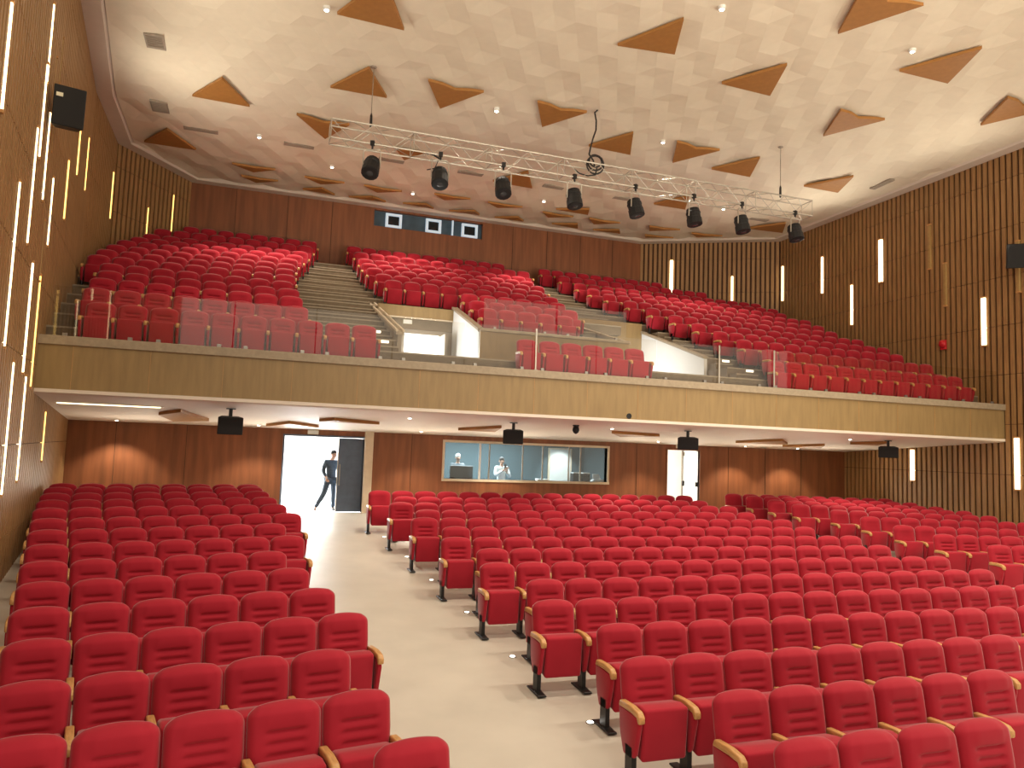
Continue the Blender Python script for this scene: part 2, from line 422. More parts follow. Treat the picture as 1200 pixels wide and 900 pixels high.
# ------------------------------------------------------------------ balcony
ZS = [2.55, 3.0, 3.39, 3.75, 4.12, 4.5, 4.87, 5.24, 5.62, 5.98, 6.35, 6.80, 7.23]
BY = [16.5 + .95 * k for k in range(13)]
BZ = [z - .95 + EYE for z in ZS]
FY = [15.93] + [y - .87 for y in BY[1:]] + [28.6]     # front edge of each tier
zl, zh = EYE + .75, EYE + 1.71
b = MB(); x0, x1 = wall_x(LW, 15.75) - .05, 20.25
b.prism([(x0, 15.75, zl), (x0, 15.93, zl + .0), (x0, 15.93, zh), (x0, 15.75, zh)], (x1 - x0, 0, 0))
fas = struct(b.build('wall_balcony_front', M['fascia']), 'light oak front of the balcony', 'wall')
b = MB()
for i in range(18): b.box(x0 + 1.3 * i + .62, x0 + 1.3 * i + .626, 15.745, 15.75, zl, zh)
b.build('panel_joint', M['armwood'], fas)
b = MB(); b.prism([(x0, 15.69, zh - .11), (x0, 15.75, zh - .11), (x0, 15.75, zh), (x0, 15.95, zh), (x0, 15.95, zh + .06), (x0, 15.69, zh + .06)], (x1 - x0, 0, 0))
struct(b.build('trim_7', M['cap'], bevel=(.01, 2)), 'stone coloured ledge on top of the balcony front', 'trim')
# soffit with a soft lip
b = MB()
prof = [(15.72, zl + .03), (15.72, zl - .03), (15.82, zl - .055), (22.0, EYE + .335), (22.0, EYE + .6), (15.8, zl + .05)]
b.prism([(x0 - .9, y, z) for y, z in prof], (x1 - x0 + 1.1, 0, 0))
struct(b.build('ceiling_under_balcony', M['soffit']), 'pale sloping soffit under the balcony', 'ceiling')
# tiers
def lim(P, y, pad=.0): return wall_x(P, y) + pad
b = MB(); nose = MB()
def tier(xa, xb, k, za=None):
    z = BZ[k] if za is None else za
    b.box(xa, xb, FY[k], FY[k + 1] + .02, z - .6, z)
    nose.box(xa, xb, FY[k] - .012, FY[k] + .05, z - .03, z + .004)
for k in range(13):
    yl = (FY[k] + FY[k + 1]) / 2
    L = min(wall_x(LW, FY[k]), wall_x(LW, min(28.6, FY[k + 1]))) - .04 if k < 10 else wall_x(LW, FY[k]) - .04
    Rr = wall_x(RW, FY[k]) + .04
    if k <= 1: tier(L, Rr, k)
    elif k == 2: tier(L, 3.1, k); tier(12.2, Rr, k)
    elif k <= 5: tier(L, 3.1, k); tier(5.5, 9.6, k); tier(12.2, Rr, k)
    elif k <= 6: tier(L, 9.6, k); tier(12.2, Rr, k)
    else: tier(L, Rr, k)
# k=1 stops in front of the raised block
half = MB()
for k in range(1, 13):
    zz = (BZ[k - 1] + BZ[k]) / 2
    half.box(1.06, 3.1, FY[k] - .34, FY[k] + .01, zz - .3, zz); nose.box(1.06, 3.1, FY[k] - .352, FY[k] - .30, zz - .03, zz + .004)
    xa, xb = (12.25, 12.95) if k < 3 else (12.25, 12.8) if k < 7 else (9.75, 11.2)
    half.box(xa, xb, FY[k] - .34, FY[k] + .01, zz - .3, zz); nose.box(xa, xb, FY[k] - .352, FY[k] - .30, zz - .03, zz + .004)
b.v += []; 
tiers = struct(b.build('floor_balcony', M['step']), 'stepped balcony floor carrying the upper seats', 'floor')
half.build('step', M['step'], tiers); nose.build('nosing', M['nosing'], tiers)
# raised block front + entrances
def W(z): return z + EYE
b = MB()
b.box(5.4, 9.65, 18.42, 18.55, W(1.3), W(2.98))
struct(b.build('wall_upper_centre', M['fascia']), 'light oak wall below the raised central balcony seats', 'wall')
b = MB(); b.box(5.38, 9.68, 18.38, 18.60, W(2.98), W(3.06))
struct(b.build('trim_8', M['cap'], bevel=(.01, 1)), 'stone coloured cap on the raised block wall', 'trim')
def side_wall(name, x, ya, yb, za, zb, m, label, capm):
    w = MB(); w.prism([(x - .05, ya, W(1.0)), (x - .05, yb, W(1.0)), (x - .05, yb, W(zb)), (x - .05, ya, W(za))], (.1, 0, 0))
    o = struct(w.build(name, m), label, 'wall')
    c = MB(); c.prism([(x - .09, ya - .02, W(za)), (x - .09, yb, W(zb)), (x - .09, yb, W(zb) + .07), (x - .09, ya - .02, W(za) + .07)], (.18, 0, 0))
    c.build('coping', capm, o)
    return o
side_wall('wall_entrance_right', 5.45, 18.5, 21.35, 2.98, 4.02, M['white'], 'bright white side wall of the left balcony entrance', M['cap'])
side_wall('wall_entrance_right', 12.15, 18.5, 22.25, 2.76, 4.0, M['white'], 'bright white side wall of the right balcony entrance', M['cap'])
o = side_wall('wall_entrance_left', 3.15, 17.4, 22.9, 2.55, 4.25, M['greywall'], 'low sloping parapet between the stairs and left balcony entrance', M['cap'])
c = MB()
for xo in (-.1, .06): c.prism([(3.15 + xo, 17.35, W(2.62)), (3.15 + xo, 22.9, W(4.32)), (3.15 + xo, 22.9, W(4.37)), (3.15 + xo, 17.35, W(2.67))], (.045, 0, 0))
struct(c.build('trim_9', M['cream']), 'two cream handrail strips along the sloping stair parapet', 'trim')
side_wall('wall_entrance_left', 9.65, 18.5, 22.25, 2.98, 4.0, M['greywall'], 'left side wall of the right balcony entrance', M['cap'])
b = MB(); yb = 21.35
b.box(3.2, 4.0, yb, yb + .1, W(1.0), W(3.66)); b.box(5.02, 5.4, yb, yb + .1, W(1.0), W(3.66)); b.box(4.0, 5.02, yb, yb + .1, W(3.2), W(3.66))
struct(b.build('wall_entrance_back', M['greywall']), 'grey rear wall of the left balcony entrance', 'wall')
b = MB(); b.box(3.2, 5.4, yb - .08, yb + .1, W(3.62), W(3.98))
struct(b.build('wall_entrance_header', M['fascia']), 'light oak band above the left balcony entrance', 'wall')
b = MB(); b.box(3.2, 5.4, yb - .1, yb - .08, W(3.62), W(3.66))
struct(b.build('trim_10', M['cream']), 'thin pale line under the oak entrance band', 'trim')
b = MB(); b.box(9.7, 12.1, 22.2, 22.3, W(1.0), W(4.30))
struct(b.build('wall_entrance_back', M['fascia']), 'light oak rear wall of the right balcony entrance', 'wall')
b = MB(); b.box(3.2, 5.4, 18.55, 21.4, W(.95), W(1.05)); b.box(9.7, 12.1, 18.55, 22.3, W(.95), W(1.05))
struct(b.build('floor_entrance', M['step']), 'sunken floor of the balcony entrances', 'floor')
room('wall_upper_foyer', 3.3, 5.9, 21.46, 23.6, W(1.0), W(3.5), M['white'], 'bright foyer behind the left balcony entrance')
area('upper_foyer_daylight', (4.5, 23.3, W(2.3)), (math.radians(90), 0, math.radians(180)), 1.8, 420, (.95, .98, 1), 2)
area('left_entrance_fill', (3.35, 20.2, W(2.3)), (math.radians(90), 0, math.radians(-90)), 1.2, 60, (.93, .97, 1), 1.2)  # added lamp beside the parapet, brightens the white side wall
area('right_entrance_fill', (9.85, 20.9, W(2.0)), (math.radians(90), 0, math.radians(-90)), 1.6, 100, (.92, .97, 1), 1.5)  # added lamp inside the right entrance, whitens its side wall
t = thing('door_4', 'narrow door leaf standing open beside the bright upper entrance', 'door', (5.02, 21.3, W(1.05))); t['kind'] = 'structure'
b = MB(); b.box(0, .05, -.65, 0, .01, 2.12); b.build('door_leaf', M['greywall'], t, bevel=(.005, 1))
b = MB(); b.box(-.04, 0, -.6, -.55, .95, 1.1); b.build('door_handle', M['steel'], t)
def exit_sign(label, x, y, z, w=.26, h=.13):
    t = thing('exit_sign', label, 'sign', (x, y, z))
    b = MB(); b.box(-w / 2, w / 2, -.04, 0, -h / 2, h / 2); b.build('housing', M['sign'], t, bevel=(.008, 1))
    b = MB(); b.box(-w / 2 + .015, w / 2 - .015, -.045, -.04, -h / 2 + .015, h / 2 - .015); b.build('face', M['white'], t)
exit_sign('pale sign plate on the grey wall above upper left doorway', 4.07, yb, W(3.53))
exit_sign('pale sign plate above the bright ground floor entrance', 1.67, 22.0, 3.215, .3, .12)
exit_sign('pale sign plate above the white right door', 13.5, 22.0, 3.23, .3, .12)

# glass balustrade
zg = zh + .06
gx = [-3.6 + 1.58 * i for i in range(16)]
for i in range(15):
    xa, xb = gx[i] + .012, min(gx[i + 1] - .012, 20.1)
    t = thing('glass_panel', 'clear balustrade panel on the balcony ledge, %s from the left wall' % ORD[i], 'railing', ((xa + xb) / 2, 15.83, zg), 0, 'glass balustrade panels')
    w = (xb - xa) / 2
    b = MB(); b.box(-w, w, -.006, .006, .0, .94); b.build('pane', M['glass'], t)
    for sx in (-1, 1):
        b = MB(); b.box(sx * w * .7 - .04, sx * w * .7 + .04, -.03, .03, 0, .07); b.build('clamp', M['steel'], t, bevel=(.006, 1))
for x, lab in ((5.95, 'white steel balustrade post in front of the middle front row seats'), (10.76, 'white steel balustrade post left of the right stair flight'), (12.38, 'slim steel balustrade post before the right balcony wing')):
    t = thing('balustrade_post', lab, 'post', (x, 15.79, zg))
    b = MB(); b.box(-.018, .018, -.012, .012, .0, .95); b.build('upright', M['alu'], t, bevel=(.004, 1))
    b = MB(); b.box(-.04, .04, -.03, .03, 0, .02); b.build('base_plate', M['steel'], t)
# low glass screens at the raised block
for xa, xb, lab in ((5.5, 7.5, 'inner glass screen on the raised block cap, left panel'), (7.55, 9.6, 'inner glass screen on the raised block cap, right panel')):
    t = thing('glass_panel', lab, 'railing', ((xa + xb) / 2, 18.5, W(3.06)), 0, 'glass screens on the raised block')
    w = (xb - xa) / 2
    b = MB(); b.box(-w, w, -.006, .006, .0, .8); b.build('pane', M['glass'], t)
    for sx in (-1, 1):
        b = MB(); b.box(sx * w * .7 - .03, sx * w * .7 + .03, -.03, .03, 0, .06); b.build('clamp', M['steel'], t)

# booth windows in the upper rear wall
b = MB(); b.box(BW[0], BW[1], 28.75, 28.85, BW[2], BW[3])
struct(b.build('wall_booth', M['booth']), 'dark blue strip of the projection booth in the rear wall', 'wall')
for i, (xa, xb) in enumerate(((4.42, 5.05), (6.0, 6.62), (7.46, 8.12))):
    t = thing('window_%d' % (i + 2), 'square pale framed booth window, %s from the left' % ORD[i], 'window', ((xa + xb) / 2, 28.70, 11.58)); t['kind'] = 'structure'
    w = (xb - xa) / 2; h = .27
    b = MB(); b.box(-w, w, -.06, .05, h - .09, h); b.box(-w, w, -.06, .05, -h, -h + .09); b.box(-w, -w + .1, -.06, .05, -h + .09, h - .09); b.box(w - .1, w, -.06, .05, -h + .09, h - .09)
    b.build('window_frame', M['boothframe'], t)
    b = MB(); b.box(-w + .1, w - .1, 0, .02, -h + .09, h - .09); b.build('pane', M['screen'], t)
b = MB(); b.box(7.06, 7.12, 28.66, 28.76, BW[2], BW[3])
struct(b.build('trim_11', M['boothframe']), 'pale upright between the booth windows', 'trim')

# ------------------------------------------------------------------ acoustic triangles on the ceiling
TRI=[(0,(-2.01,21.15),(-1.23,19.78),(-0.57,21.20)),(0,(-3.65,25.18),(-2.88,23.82),(-2.17,25.18)),(0,(1.18,15.72),(1.92,14.09),(2.62,15.78)),
 (0,(1.38,19.17),(2.15,17.78),(2.82,19.16)),(1,(3.62,17.82),(5.07,17.86),(4.26,19.21)),(1,(6.52,17.82),(7.95,17.86),(7.18,19.18)),
 (1,(0.66,21.2),(2.12,21.3),(1.56,22.58)),(0,(3.67,22.48),(4.53,22.42),(4.08,23.27)),(0,(7.24,23.9),(8.03,22.59),(8.69,23.98)),
 (0,(7.17,14.55),(7.97,13.12),(8.52,14.38)),(0,(10.28,15.13),(11.12,13.80),(11.72,15.18)),(0,(8.94,19.88),(9.70,18.54),(10.35,19.95)),
 (1,(11.14,18.57),(12.59,18.58),(11.83,19.98)),(0,(13.22,19.95),(14.00,18.58),(14.69,20.00)),(1,(10.50,10.84),(12.02,10.89),(11.23,12.33)),
 (0,(13.64,13.04),(14.44,11.60),(15.10,13.03)),(1,(13.88,15.14),(15.31,15.12),(14.59,16.58)),(0,(16.80,19.99),(17.60,18.65),(18.21,20.00)),
 (1,(17.03,13.01),(18.5,13.0),(17.81,14.39)),(1,(-1.12,25.99),(0.24,25.95),(-0.45,26.5)),(1,(-0.85,27.08),(0.37,27.09),(-0.36,27.56)),
 (1,(1.21,26.25),(2.56,26.27),(1.79,26.74)),(0,(1.24,27.60),(1.87,27.20),(2.38,27.72)),(1,(3.23,26.24),(4.58,26.28),(3.77,26.75)),
 (1,(5.71,26.05),(7.06,26.03),(6.20,26.52)),(1,(7.75,26.10),(9.10,26.09),(8.25,26.52)),(0,(2.89,27.74),(3.70,27.33),(4.24,27.69)),
 (0,(4.87,27.60),(5.70,27.3),(6.07,27.70)),(0,(6.68,27.73),(7.59,27.3),(7.90,27.68)),(0,(8.53,27.75),(9.36,27.3),(9.72,27.69)),
 (1,(10.00,26.31),(11.28,26.33),(10.41,26.8)),(0,(10.32,25.77),(11.43,25.2),(11.66,25.83)),(1,(11.93,26.27),(13.25,26.26),(12.36,26.8)),
 (0,(10.87,27.55),(11.81,27.1),(12.04,27.63)),(0,(12.69,27.57),(13.66,27.12),(13.90,27.52)),(1,(14.50,26.16),(15.82,26.03),(14.78,26.66)),
 (1,(14.93,27.29),(16.19,27.16),(15.10,27.58)),(1,(16.49,26.24),(17.82,26.04),(16.96,26.6)),(0,(18.03,24.7),(18.92,23.5),(19.62,24.57)),
 (0,(13.3,23.7),(13.95,22.4),(14.6,23.7))]
def tri_panel(pts, notch, z, label, group, zfun=None, name='acoustic_panel'):
    pts = [Vector((*p, 0)) for p in pts]
    if notch:
        a, c, e = pts        # a,c far edge; the middle of the edge dips into the panel
        ed = c - a; inn = Vector((-ed.y, ed.x, 0)).normalized()
        if inn.dot(e - a) < 0: inn = -inn
        dep = abs((e - a).dot(inn))
        poly = [a, a + ed * .25 + inn * dep * .02, a + ed * .52 + inn * dep * .13, a + ed * .76 + inn * dep * .04, c, e]
    else: poly = pts
    cx = sum((p.x for p in poly)) / len(poly); cy = sum((p.y for p in poly)) / len(poly)
    zz = lambda p: (zfun(p.y) if zfun else z)
    b = MB(); c0 = Vector((cx, cy, zz(Vector((cx, cy, 0)))))
    b.prism([Vector((p.x, p.y, zz(p))) - c0 for p in poly], (0, 0, .07))
    o = b.build(name, M['tri']); o.location = c0
    return tag(o, label, 'ceiling panel', group)
LANE = [('front', 0, 16.6), ('second', 16.6, 20.5), ('third', 20.5, 24.5), ('fourth', 24.5, 26.95), ('rear', 26.95, 40)]
lanes = {}
for n, a, c, e in TRI:
    cy = (a[1] + c[1] + e[1]) / 3; cx = (a[0] + c[0] + e[0]) / 3
    for nm, l, h in LANE:
        if l <= cy < h: lanes.setdefault(nm, []).append((cx, n, a, c, e))
for nm, lst in lanes.items():
    lst.sort()
    for i, (cx, n, a, c, e) in enumerate(lst):
        tri_panel((a, c, e), n, EYE + 9.0, 'brown triangular ceiling panel, %s from left in the %s band of panels' % (ORD[i], nm), 'brown triangles on the main ceiling')
SOF = [[(-1.96,18.51),(-1.43,17.53),(-.96,19.62),(-1.79,20.2)],[(.37,20.5),(.9,19.33),(1.68,20.28)],[(1.51,18.29),(1.82,17.88),(2.94,18.39)],
       [(5.11,19.11),(5.88,17.85),(6.12,19.12)],[(8.93,17.88),(10.53,18.19),(9.73,18.95)],[(13.74,19.27),(14.31,17.87),(15.48,19.09)],
       [(16.02,20.0),(16.68,18.87),(17.34,19.79)],[(16.75,17.9),(17.31,17.1),(17.79,17.92)]]
zsof = lambda y: EYE + .695 - (y - 15.82) * .0583
for i, p in enumerate(SOF):
    tri_panel(p, 0, 0, 'brown triangular panel under the balcony, %s from the left' % ORD[i], 'brown triangles under the balcony', lambda y: zsof(y) - .075)

# ------------------------------------------------------------------ wall light strips
def wall_light(P, x, y, z0, z1, m, label, group, w=.055, depth=.05):
    best = None
    for A, B in zip(P[:-1], P[1:]):
        A, B = Vector(A), Vector(B); d = (B - A).normalized(); n = Vector((-d.y, d.x))
        if n.dot(Vector((8, 18)) - A) < 0: n = -n
        t = (Vector((x, y)) - A).dot(d); t = max(0, min((B - A).length, t)); q = A + d * t
        r = (q - Vector((x, y))).length
        if best is None or r < best[0]: best = (r, q, n)
    _, q, n = best
    rz = math.atan2(n.y, n.x) + math.pi / 2        # local -y faces the room
    t = thing('wall_light', label, 'light', (q.x, q.y, (z0 + z1) / 2), rz, group)
    h = (z1 - z0) / 2
    b = MB(); b.box(-w, w, -depth, .04, -h, h); b.build('diffuser', m, t, bevel=(.02, 2))
    b = MB(); b.box(-w - .012, w + .012, -depth - .008, .04, h - .005, h + .035); b.build('end_cap', M['armwood'], t)
    b = MB(); b.box(-w - .012, w + .012, -depth - .008, .04, -h - .035, -h + .005); b.build('end_cap', M['armwood'], t)
    return t
WL_L=[ ((-3.06, 10.29, 8.14), (-3.08, 10.39, 6.78)),((-3.49, 13.67, 9.98), (-3.52, 13.91, 8.64)),((-3.47, 13.53, 8.9), (-3.51, 13.85, 7.34)),((-3.42, 13.14, 7.68), (-3.46, 13.42, 5.83)),((-3.59, 14.45, 8.42), (-3.6, 14.58, 6.87)),((-3.61, 14.67, 9.5), (-3.63, 14.84, 8.29)),((-3.7, 15.35, 10.17), (-3.71, 15.45, 9.34)),((-3.66, 15.01, 9.12), (-3.69, 15.28, 7.95)),((-4.12, 19.18, 9.88), (-4.12, 19.22, 8.81)),((-4.32, 21.06, 10.41), (-4.33, 21.17, 9.03)),((-3.27, 11.97, 6.44), (-3.31, 12.22, 4.1)),((-3.74, 15.7, 7.64), (-3.75, 15.73, 6.36)),((-3.95, 17.59, 8.65), (-3.97, 17.78, 7.38)),((-3.66, 15.06, 6.67), (-3.69, 15.24, 5.6)),((-3.52, 13.92, 5.7), (-3.57, 14.29, 3.89)),((-3.65, 14.92, 5.69), (-3.7, 15.39, 3.72)),((-3.41, 13.02, 3.97), (-3.41, 13.07, 2.0)),((-3.59, 14.46, 3.86), (-3.6, 14.53, 2.13)),((-3.94, 17.51, 3.36), (-3.94, 17.54, 2.37)),((-4.45, 25.31, 10.95), (-4.45, 25.41, 9.48)),((-3.64, 26.9, 10.41), (-3.61, 26.95, 9.11)),((-3.01, 27.84, 11.23), (-2.98, 27.89, 9.93)) ]
KIND_L = 'BBBBBDDDGGBBGDBGBBGGGG'
idx = sorted(range(len(WL_L)), key=lambda i: WL_L[i][0][1] + WL_L[i][1][1])
for rank, i in enumerate(idx):
    p, q = WL_L[i]; kd = KIND_L[i]
    m = {'B': M['led'], 'G': M['ledgold'], 'D': M['ledoff']}[kd]
    zone = 'below the balcony' if q[2] < 3 else ('beside the balcony front' if p[2] < 6.6 else 'high up')
    lab = '%s vertical light strip %s on left wall, %s nearest the stage' % ({'B': 'bright warm', 'G': 'golden', 'D': 'dim bronze'}[kd], zone, ORD[rank] if rank < 18 else ['nineteenth', 'twentieth', 'twenty-first', 'twenty-second'][rank - 18])
    wall_light(LW, (p[0] + q[0]) / 2, (p[1] + q[1]) / 2, q[2], p[2], m, lab, 'light strips on the left wall', .019 if kd != 'D' else .014, .022 if kd != 'D' else .012)
WL_R=[ (16.58, 27.92, 11.24, 9.83),(18.75, 26.66, 10.52, 9.21),(20.4, 25.5, 10.89, 9.42),(20.35, 23.15, 10.73, 9.3),(20.32, 21.61, 9.33, 7.86),(20.29, 20.25, 10.66, 9.16),(20.25, 18.2, 10.61, 9.19),(20.24, 17.63, 9.22, 7.9),(20.21, 16.32, 7.9, 6.48),(20.19, 15.22, 9.32, 7.88),(20.26, 18.96, 3.40, 2.41),(20.2, 15.37, 3.77, 2.34) ]
KIND_R = 'BHHHHBDDBDBB'
for i, (x, y, z1, z0) in enumerate(WL_R):
    kd = KIND_R[i]
    m = {'B': M['led'], 'H': M['led'], 'D': M['ledoff']}[kd]
    place = 'under the balcony' if i == 10 else 'beside the balcony end' if i == 11 else 'behind the black loudspeaker' if i == 9 else '%s from the rear corner' % ORD[i]
    wall_light(RW, x, y, z0, z1, m, '%s vertical light strip on the right wall %s' % ('unlit bronze' if kd == 'D' else 'white', place), 'light strips on the right wall', {'B': .07, 'H': .042, 'D': .055}[kd])

# fire bell on the right wall
t = thing('fire_bell', 'round red fire alarm on the right slatted wall', 'alarm', (20.22, 17.7, W(3.72)))
b = MB(); b.box(-.06, 0, -.1, .1, -.16, .14); b.build('back_box', M['redplastic'], t, bevel=(.01, 2))
b = MB(); b.lathe((-.06, 0, .02), (-1, 0, 0), [(0, .13), (.04, .12), (.07, .07), (.075, .01)]); b.build('bell_dome', M['redplastic'], t, smooth=True)

# ------------------------------------------------------------------ loudspeakers
def loudspeaker(label, loc, rz, w, h, dp, tilt, name='loudspeaker', bracket='back'):
    t = thing(name, label, 'speaker', loc, rz)
    ct, st = math.cos(tilt), math.sin(tilt)
    def Rt(p): return (p[0], p[1] * ct - p[2] * st, p[1] * st + p[2] * ct)
    b = MB(); b.prism([Rt(p) for p in ((-w/2, -dp/2, -h/2), (w/2, -dp/2, -h/2), (w/2, -dp/2, h/2), (-w/2, -dp/2, h/2))], Rt((0, dp, 0))); 
    # taper the back
    for i in range(4, 8):
        p = Vector(b.v[i]); b.v[i] = (p.x * .72, p.y, p.z)
    b.build('cabinet', M['blackbox'], t, bevel=(.015, 2))
    b = MB(); b.prism([Rt(p) for p in ((-w/2+.02, -dp/2-.012, -h/2+.02), (w/2-.02, -dp/2-.012, -h/2+.02), (w/2-.02, -dp/2-.012, h/2-.02), (-w/2+.02, -dp/2-.012, h/2-.02))], Rt((0, .012, 0))); b.build('front_grille', M['grille'], t)
    b = MB()
    if bracket == 'top':
        b.box(-.035, .035, -.03, .03, h * .4, h / 2 + .16); b.box(-.09, .09, -.07, .07, h / 2 + .15, h / 2 + .17)
    elif bracket == 'back':
        b.box(-.05, .05, dp * .3, dp / 2 + .22, -.05, .05); b.box(-.12, .12, dp / 2 + .2, dp / 2 + .23, -.14, .14)
    b.build('bracket', M['black'], t)
    return t
for x, y, lab, rz, w, h in ((-.41, 16.75, 'black loudspeaker hanging under the balcony near the bright entrance', .1, .50, .36), (5.85, 16.85, 'black loudspeaker hanging above the control window', -.35, .48, .32),
                   (10.51, 16.75, 'black loudspeaker hanging above the white right door', -.5, .52, .3), (17.06, 16.8, 'black loudspeaker hanging under the balcony right end', -.75, .52, .30)):
    loudspeaker(lab, (x, y, zsof(y) - .185 - h / 2), rz, w, h, .3, .12, bracket='top')
t = loudspeaker('large black loudspeaker high on the left wall', (-3.27, 14.3, W(5.5)), 0.25, .48, .66, .36, .18)
b = MB(); b.box(-.20, -.10, -.225, -.21, .1, .2); b.build('label_plate', M['sign'], t)
t = loudspeaker('black loudspeaker mounted on the right wall at the picture edge', (19.8, 15.0, W(5.85)), -.7, .52, .66, .40, .2)
t = thing('dome_camera', 'small black camera hanging under the balcony', 'camera', (7.45, 16.85, zsof(16.85)))
b = MB(); b.lathe((0, 0, 0), (0, 0, -1), [(0, .08), (.03, .08), (.05, .05)]); b.build('mount', M['black'], t)
b = MB(); b.lathe((0, 0, -.05), (0, 0, -1), [(0, .07), (.08, .085), (.14, .06), (.17, .01)]); b.build('housing', M['blackbox'], t, smooth=True)
t = thing('round_socket', 'small black round socket in the balcony front', 'socket', (8.3, 15.75, W(.86)))
b = MB(); b.lathe((0, 0, 0), (0, -1, 0), [(0, .065), (.012, .065), (.012, .04), (.004, .035)]); b.build('socket_ring', M['black'], t)

# ------------------------------------------------------------------ lighting truss
TX0, TX1, TY, TZ0, TZ1, TD = 1.35, 15.2, 17.95, EYE + 7.14, EYE + 7.60, .46
tr = thing('lighting_truss', 'long aluminium box truss hung below the ceiling', 'truss', (0, 0, 0))
for y in (TY - TD / 2, TY + TD / 2):
    for z in (TZ0, TZ1):
        b = MB(); b.tube((TX0, y, z), (TX1, y, z), .022, 8); b.build('chord', M['alu'], tr, smooth=False)
b = MB(); n = 28; dx = (TX1 - TX0) / n
for i in range(n + 1):
    x = TX0 + i * dx
    if i % 4 == 0:
        for y in (TY - TD / 2, TY + TD / 2): b.tube((x, y, TZ0), (x, y, TZ1), .012, 6)
        for z in (TZ0, TZ1): b.tube((x, TY - TD / 2, z), (x, TY + TD / 2, z), .012, 6)
    if i < n:
        s = i % 2
        for y in (TY - TD / 2, TY + TD / 2): b.tube((x, y, TZ0 if s else TZ1), (x + dx, y, TZ1 if s else TZ0), .010, 6)
        for z in (TZ0, TZ1): b.tube((x, TY - TD / 2 if s else TY + TD / 2, z), (x + dx, TY + TD / 2 if s else TY - TD / 2, z), .010, 6)
b.build('lacing', M['alu'], tr)
for x, lab in ((2.28, 'thin wire holding the truss left end'), (14.17, 'thin wire holding the truss right end')):
    t = thing('suspension_wire', lab, 'wire', (x, TY - .1, TZ1))
    b = MB(); b.tube((0, 0, 0), (0, 0, ZCEIL + .03 - TZ1), .011, 6); b.build('rope', M['wire'], t)
    b = MB(); b.lathe((0, 0, -.02), (0, 0, 1), [(0, .02), (.08, .035), (.3, .03), (.36, .012)], 8); b.build('coupler', M['black'], t)
    b = MB(); b.lathe((0, 0, ZCEIL + .03 - TZ1), (0, 0, -1), [(0, .08), (.03, .06)], 10); b.build('ceiling_plate', M['vent'], t)
t = thing('power_cable', 'black cable dropping from the ceiling and coiled on the truss', 'cable', (8.1, TY - .15, TZ1))
b = MB(); b.path([(.13, 0, 1.5), (.05, 0, 1.42), (.1, 0, 1.2), (.1, 0, .95), (.02, 0, .7), (-.04, 0, .45), (-.08, 0, .25), (.05, 0, .1), (.1, 0, -.1)], .022); b.build('drop', M['cable'], t)
b = MB()
for r, dz, ph in ((.17, .06, 0), (.2, .0, .8), (.24, -.05, 1.6)):
    b.path([(.12 + r * math.cos(a / 8 * math.pi + ph), .05 * math.sin(a / 4), .05 + dz + r * math.sin(a / 8 * math.pi + ph)) for a in range(17)], .022)
b.build('coil', M['cable'], t)
b = MB(); b.path([(-.5, 0, -.22), (-.35, -.02, -.32), (-.1, 0, -.34), (.12, 0, -.28), (.16, 0, -.05)], .018); b.build('loop', M['cable'], t)
t = thing('truss_cable', 'dark cable lying along the truss between the first two lamps', 'cable', (2.9, TY - .1, TZ0))
b = MB(); b.path([(0, 0, .03), (.2, .03, .07), (.45, -.03, .03), (.7, .02, .06), (.95, 0, .02), (1.1, .02, -.04)], .02); b.build('lead', M['cable'], t)
b = MB(); b.path([(1.1, .02, -.04), (1.0, .02, -.3), (.8, 0, -.38)], .012); b.build('plug_tail', M['cable'], t)
LMP = [(2.33, 9.87), (4.0, 9.86), (5.63, 9.88), (7.59, 9.83), (9.38, 9.89), (11.19, 9.91), (12.76, 9.81), (14.59, 9.88)]
for i, (x, z) in enumerate(LMP):
    rz = [-.35, -.15, -.1, .1, .55, .35, .45, .3][i]; tilt = [-.35, -.2, -.2, .15, .15, .3, .25, .2][i]
    z = TZ0 - .08
    t = thing('stage_light', 'black stage lamp hanging from the truss, %s from the left' % ORD[i], 'lamp', (x, TY - TD / 2, z), rz, 'stage lamps on the truss'); t.scale = (1.22, 1.22, 1.22)
    b = MB(); b.tube((0, 0, .12), (0, 0, -.05), .02, 8); b.box(-.04, .04, -.035, .035, .03, .12); b.build('clamp', M['black'], t)
    b = MB()
    b.path([(-.17, 0, -.42), (-.17, 0, -.10), (-.13, 0, -.05), (.13, 0, -.05), (.17, 0, -.10), (.17, 0, -.42)], .014, 6); b.build('yoke', M['alu'], t)
    ax = Vector((0, -math.cos(1.2 + tilt * .6), -math.sin(1.2 + tilt * .6)))
    b = MB(); c = Vector((0, 0, -.40)) - ax * .20
    b.lathe(c, ax, [(0, .08), (.03, .145), (.10, .155), (.11, .165), (.14, .165), (.15, .155), (.24, .155), (.25, .168), (.40, .172), (.41, .14)], 14); b.build('lamp_body', M['blackbox'], t)
    b = MB(); b.lathe(c + ax * .385, ax, [(0, .13), (.02, .11), (.03, .02)], 14); b.build('lens', M['lens'], t, smooth=True)

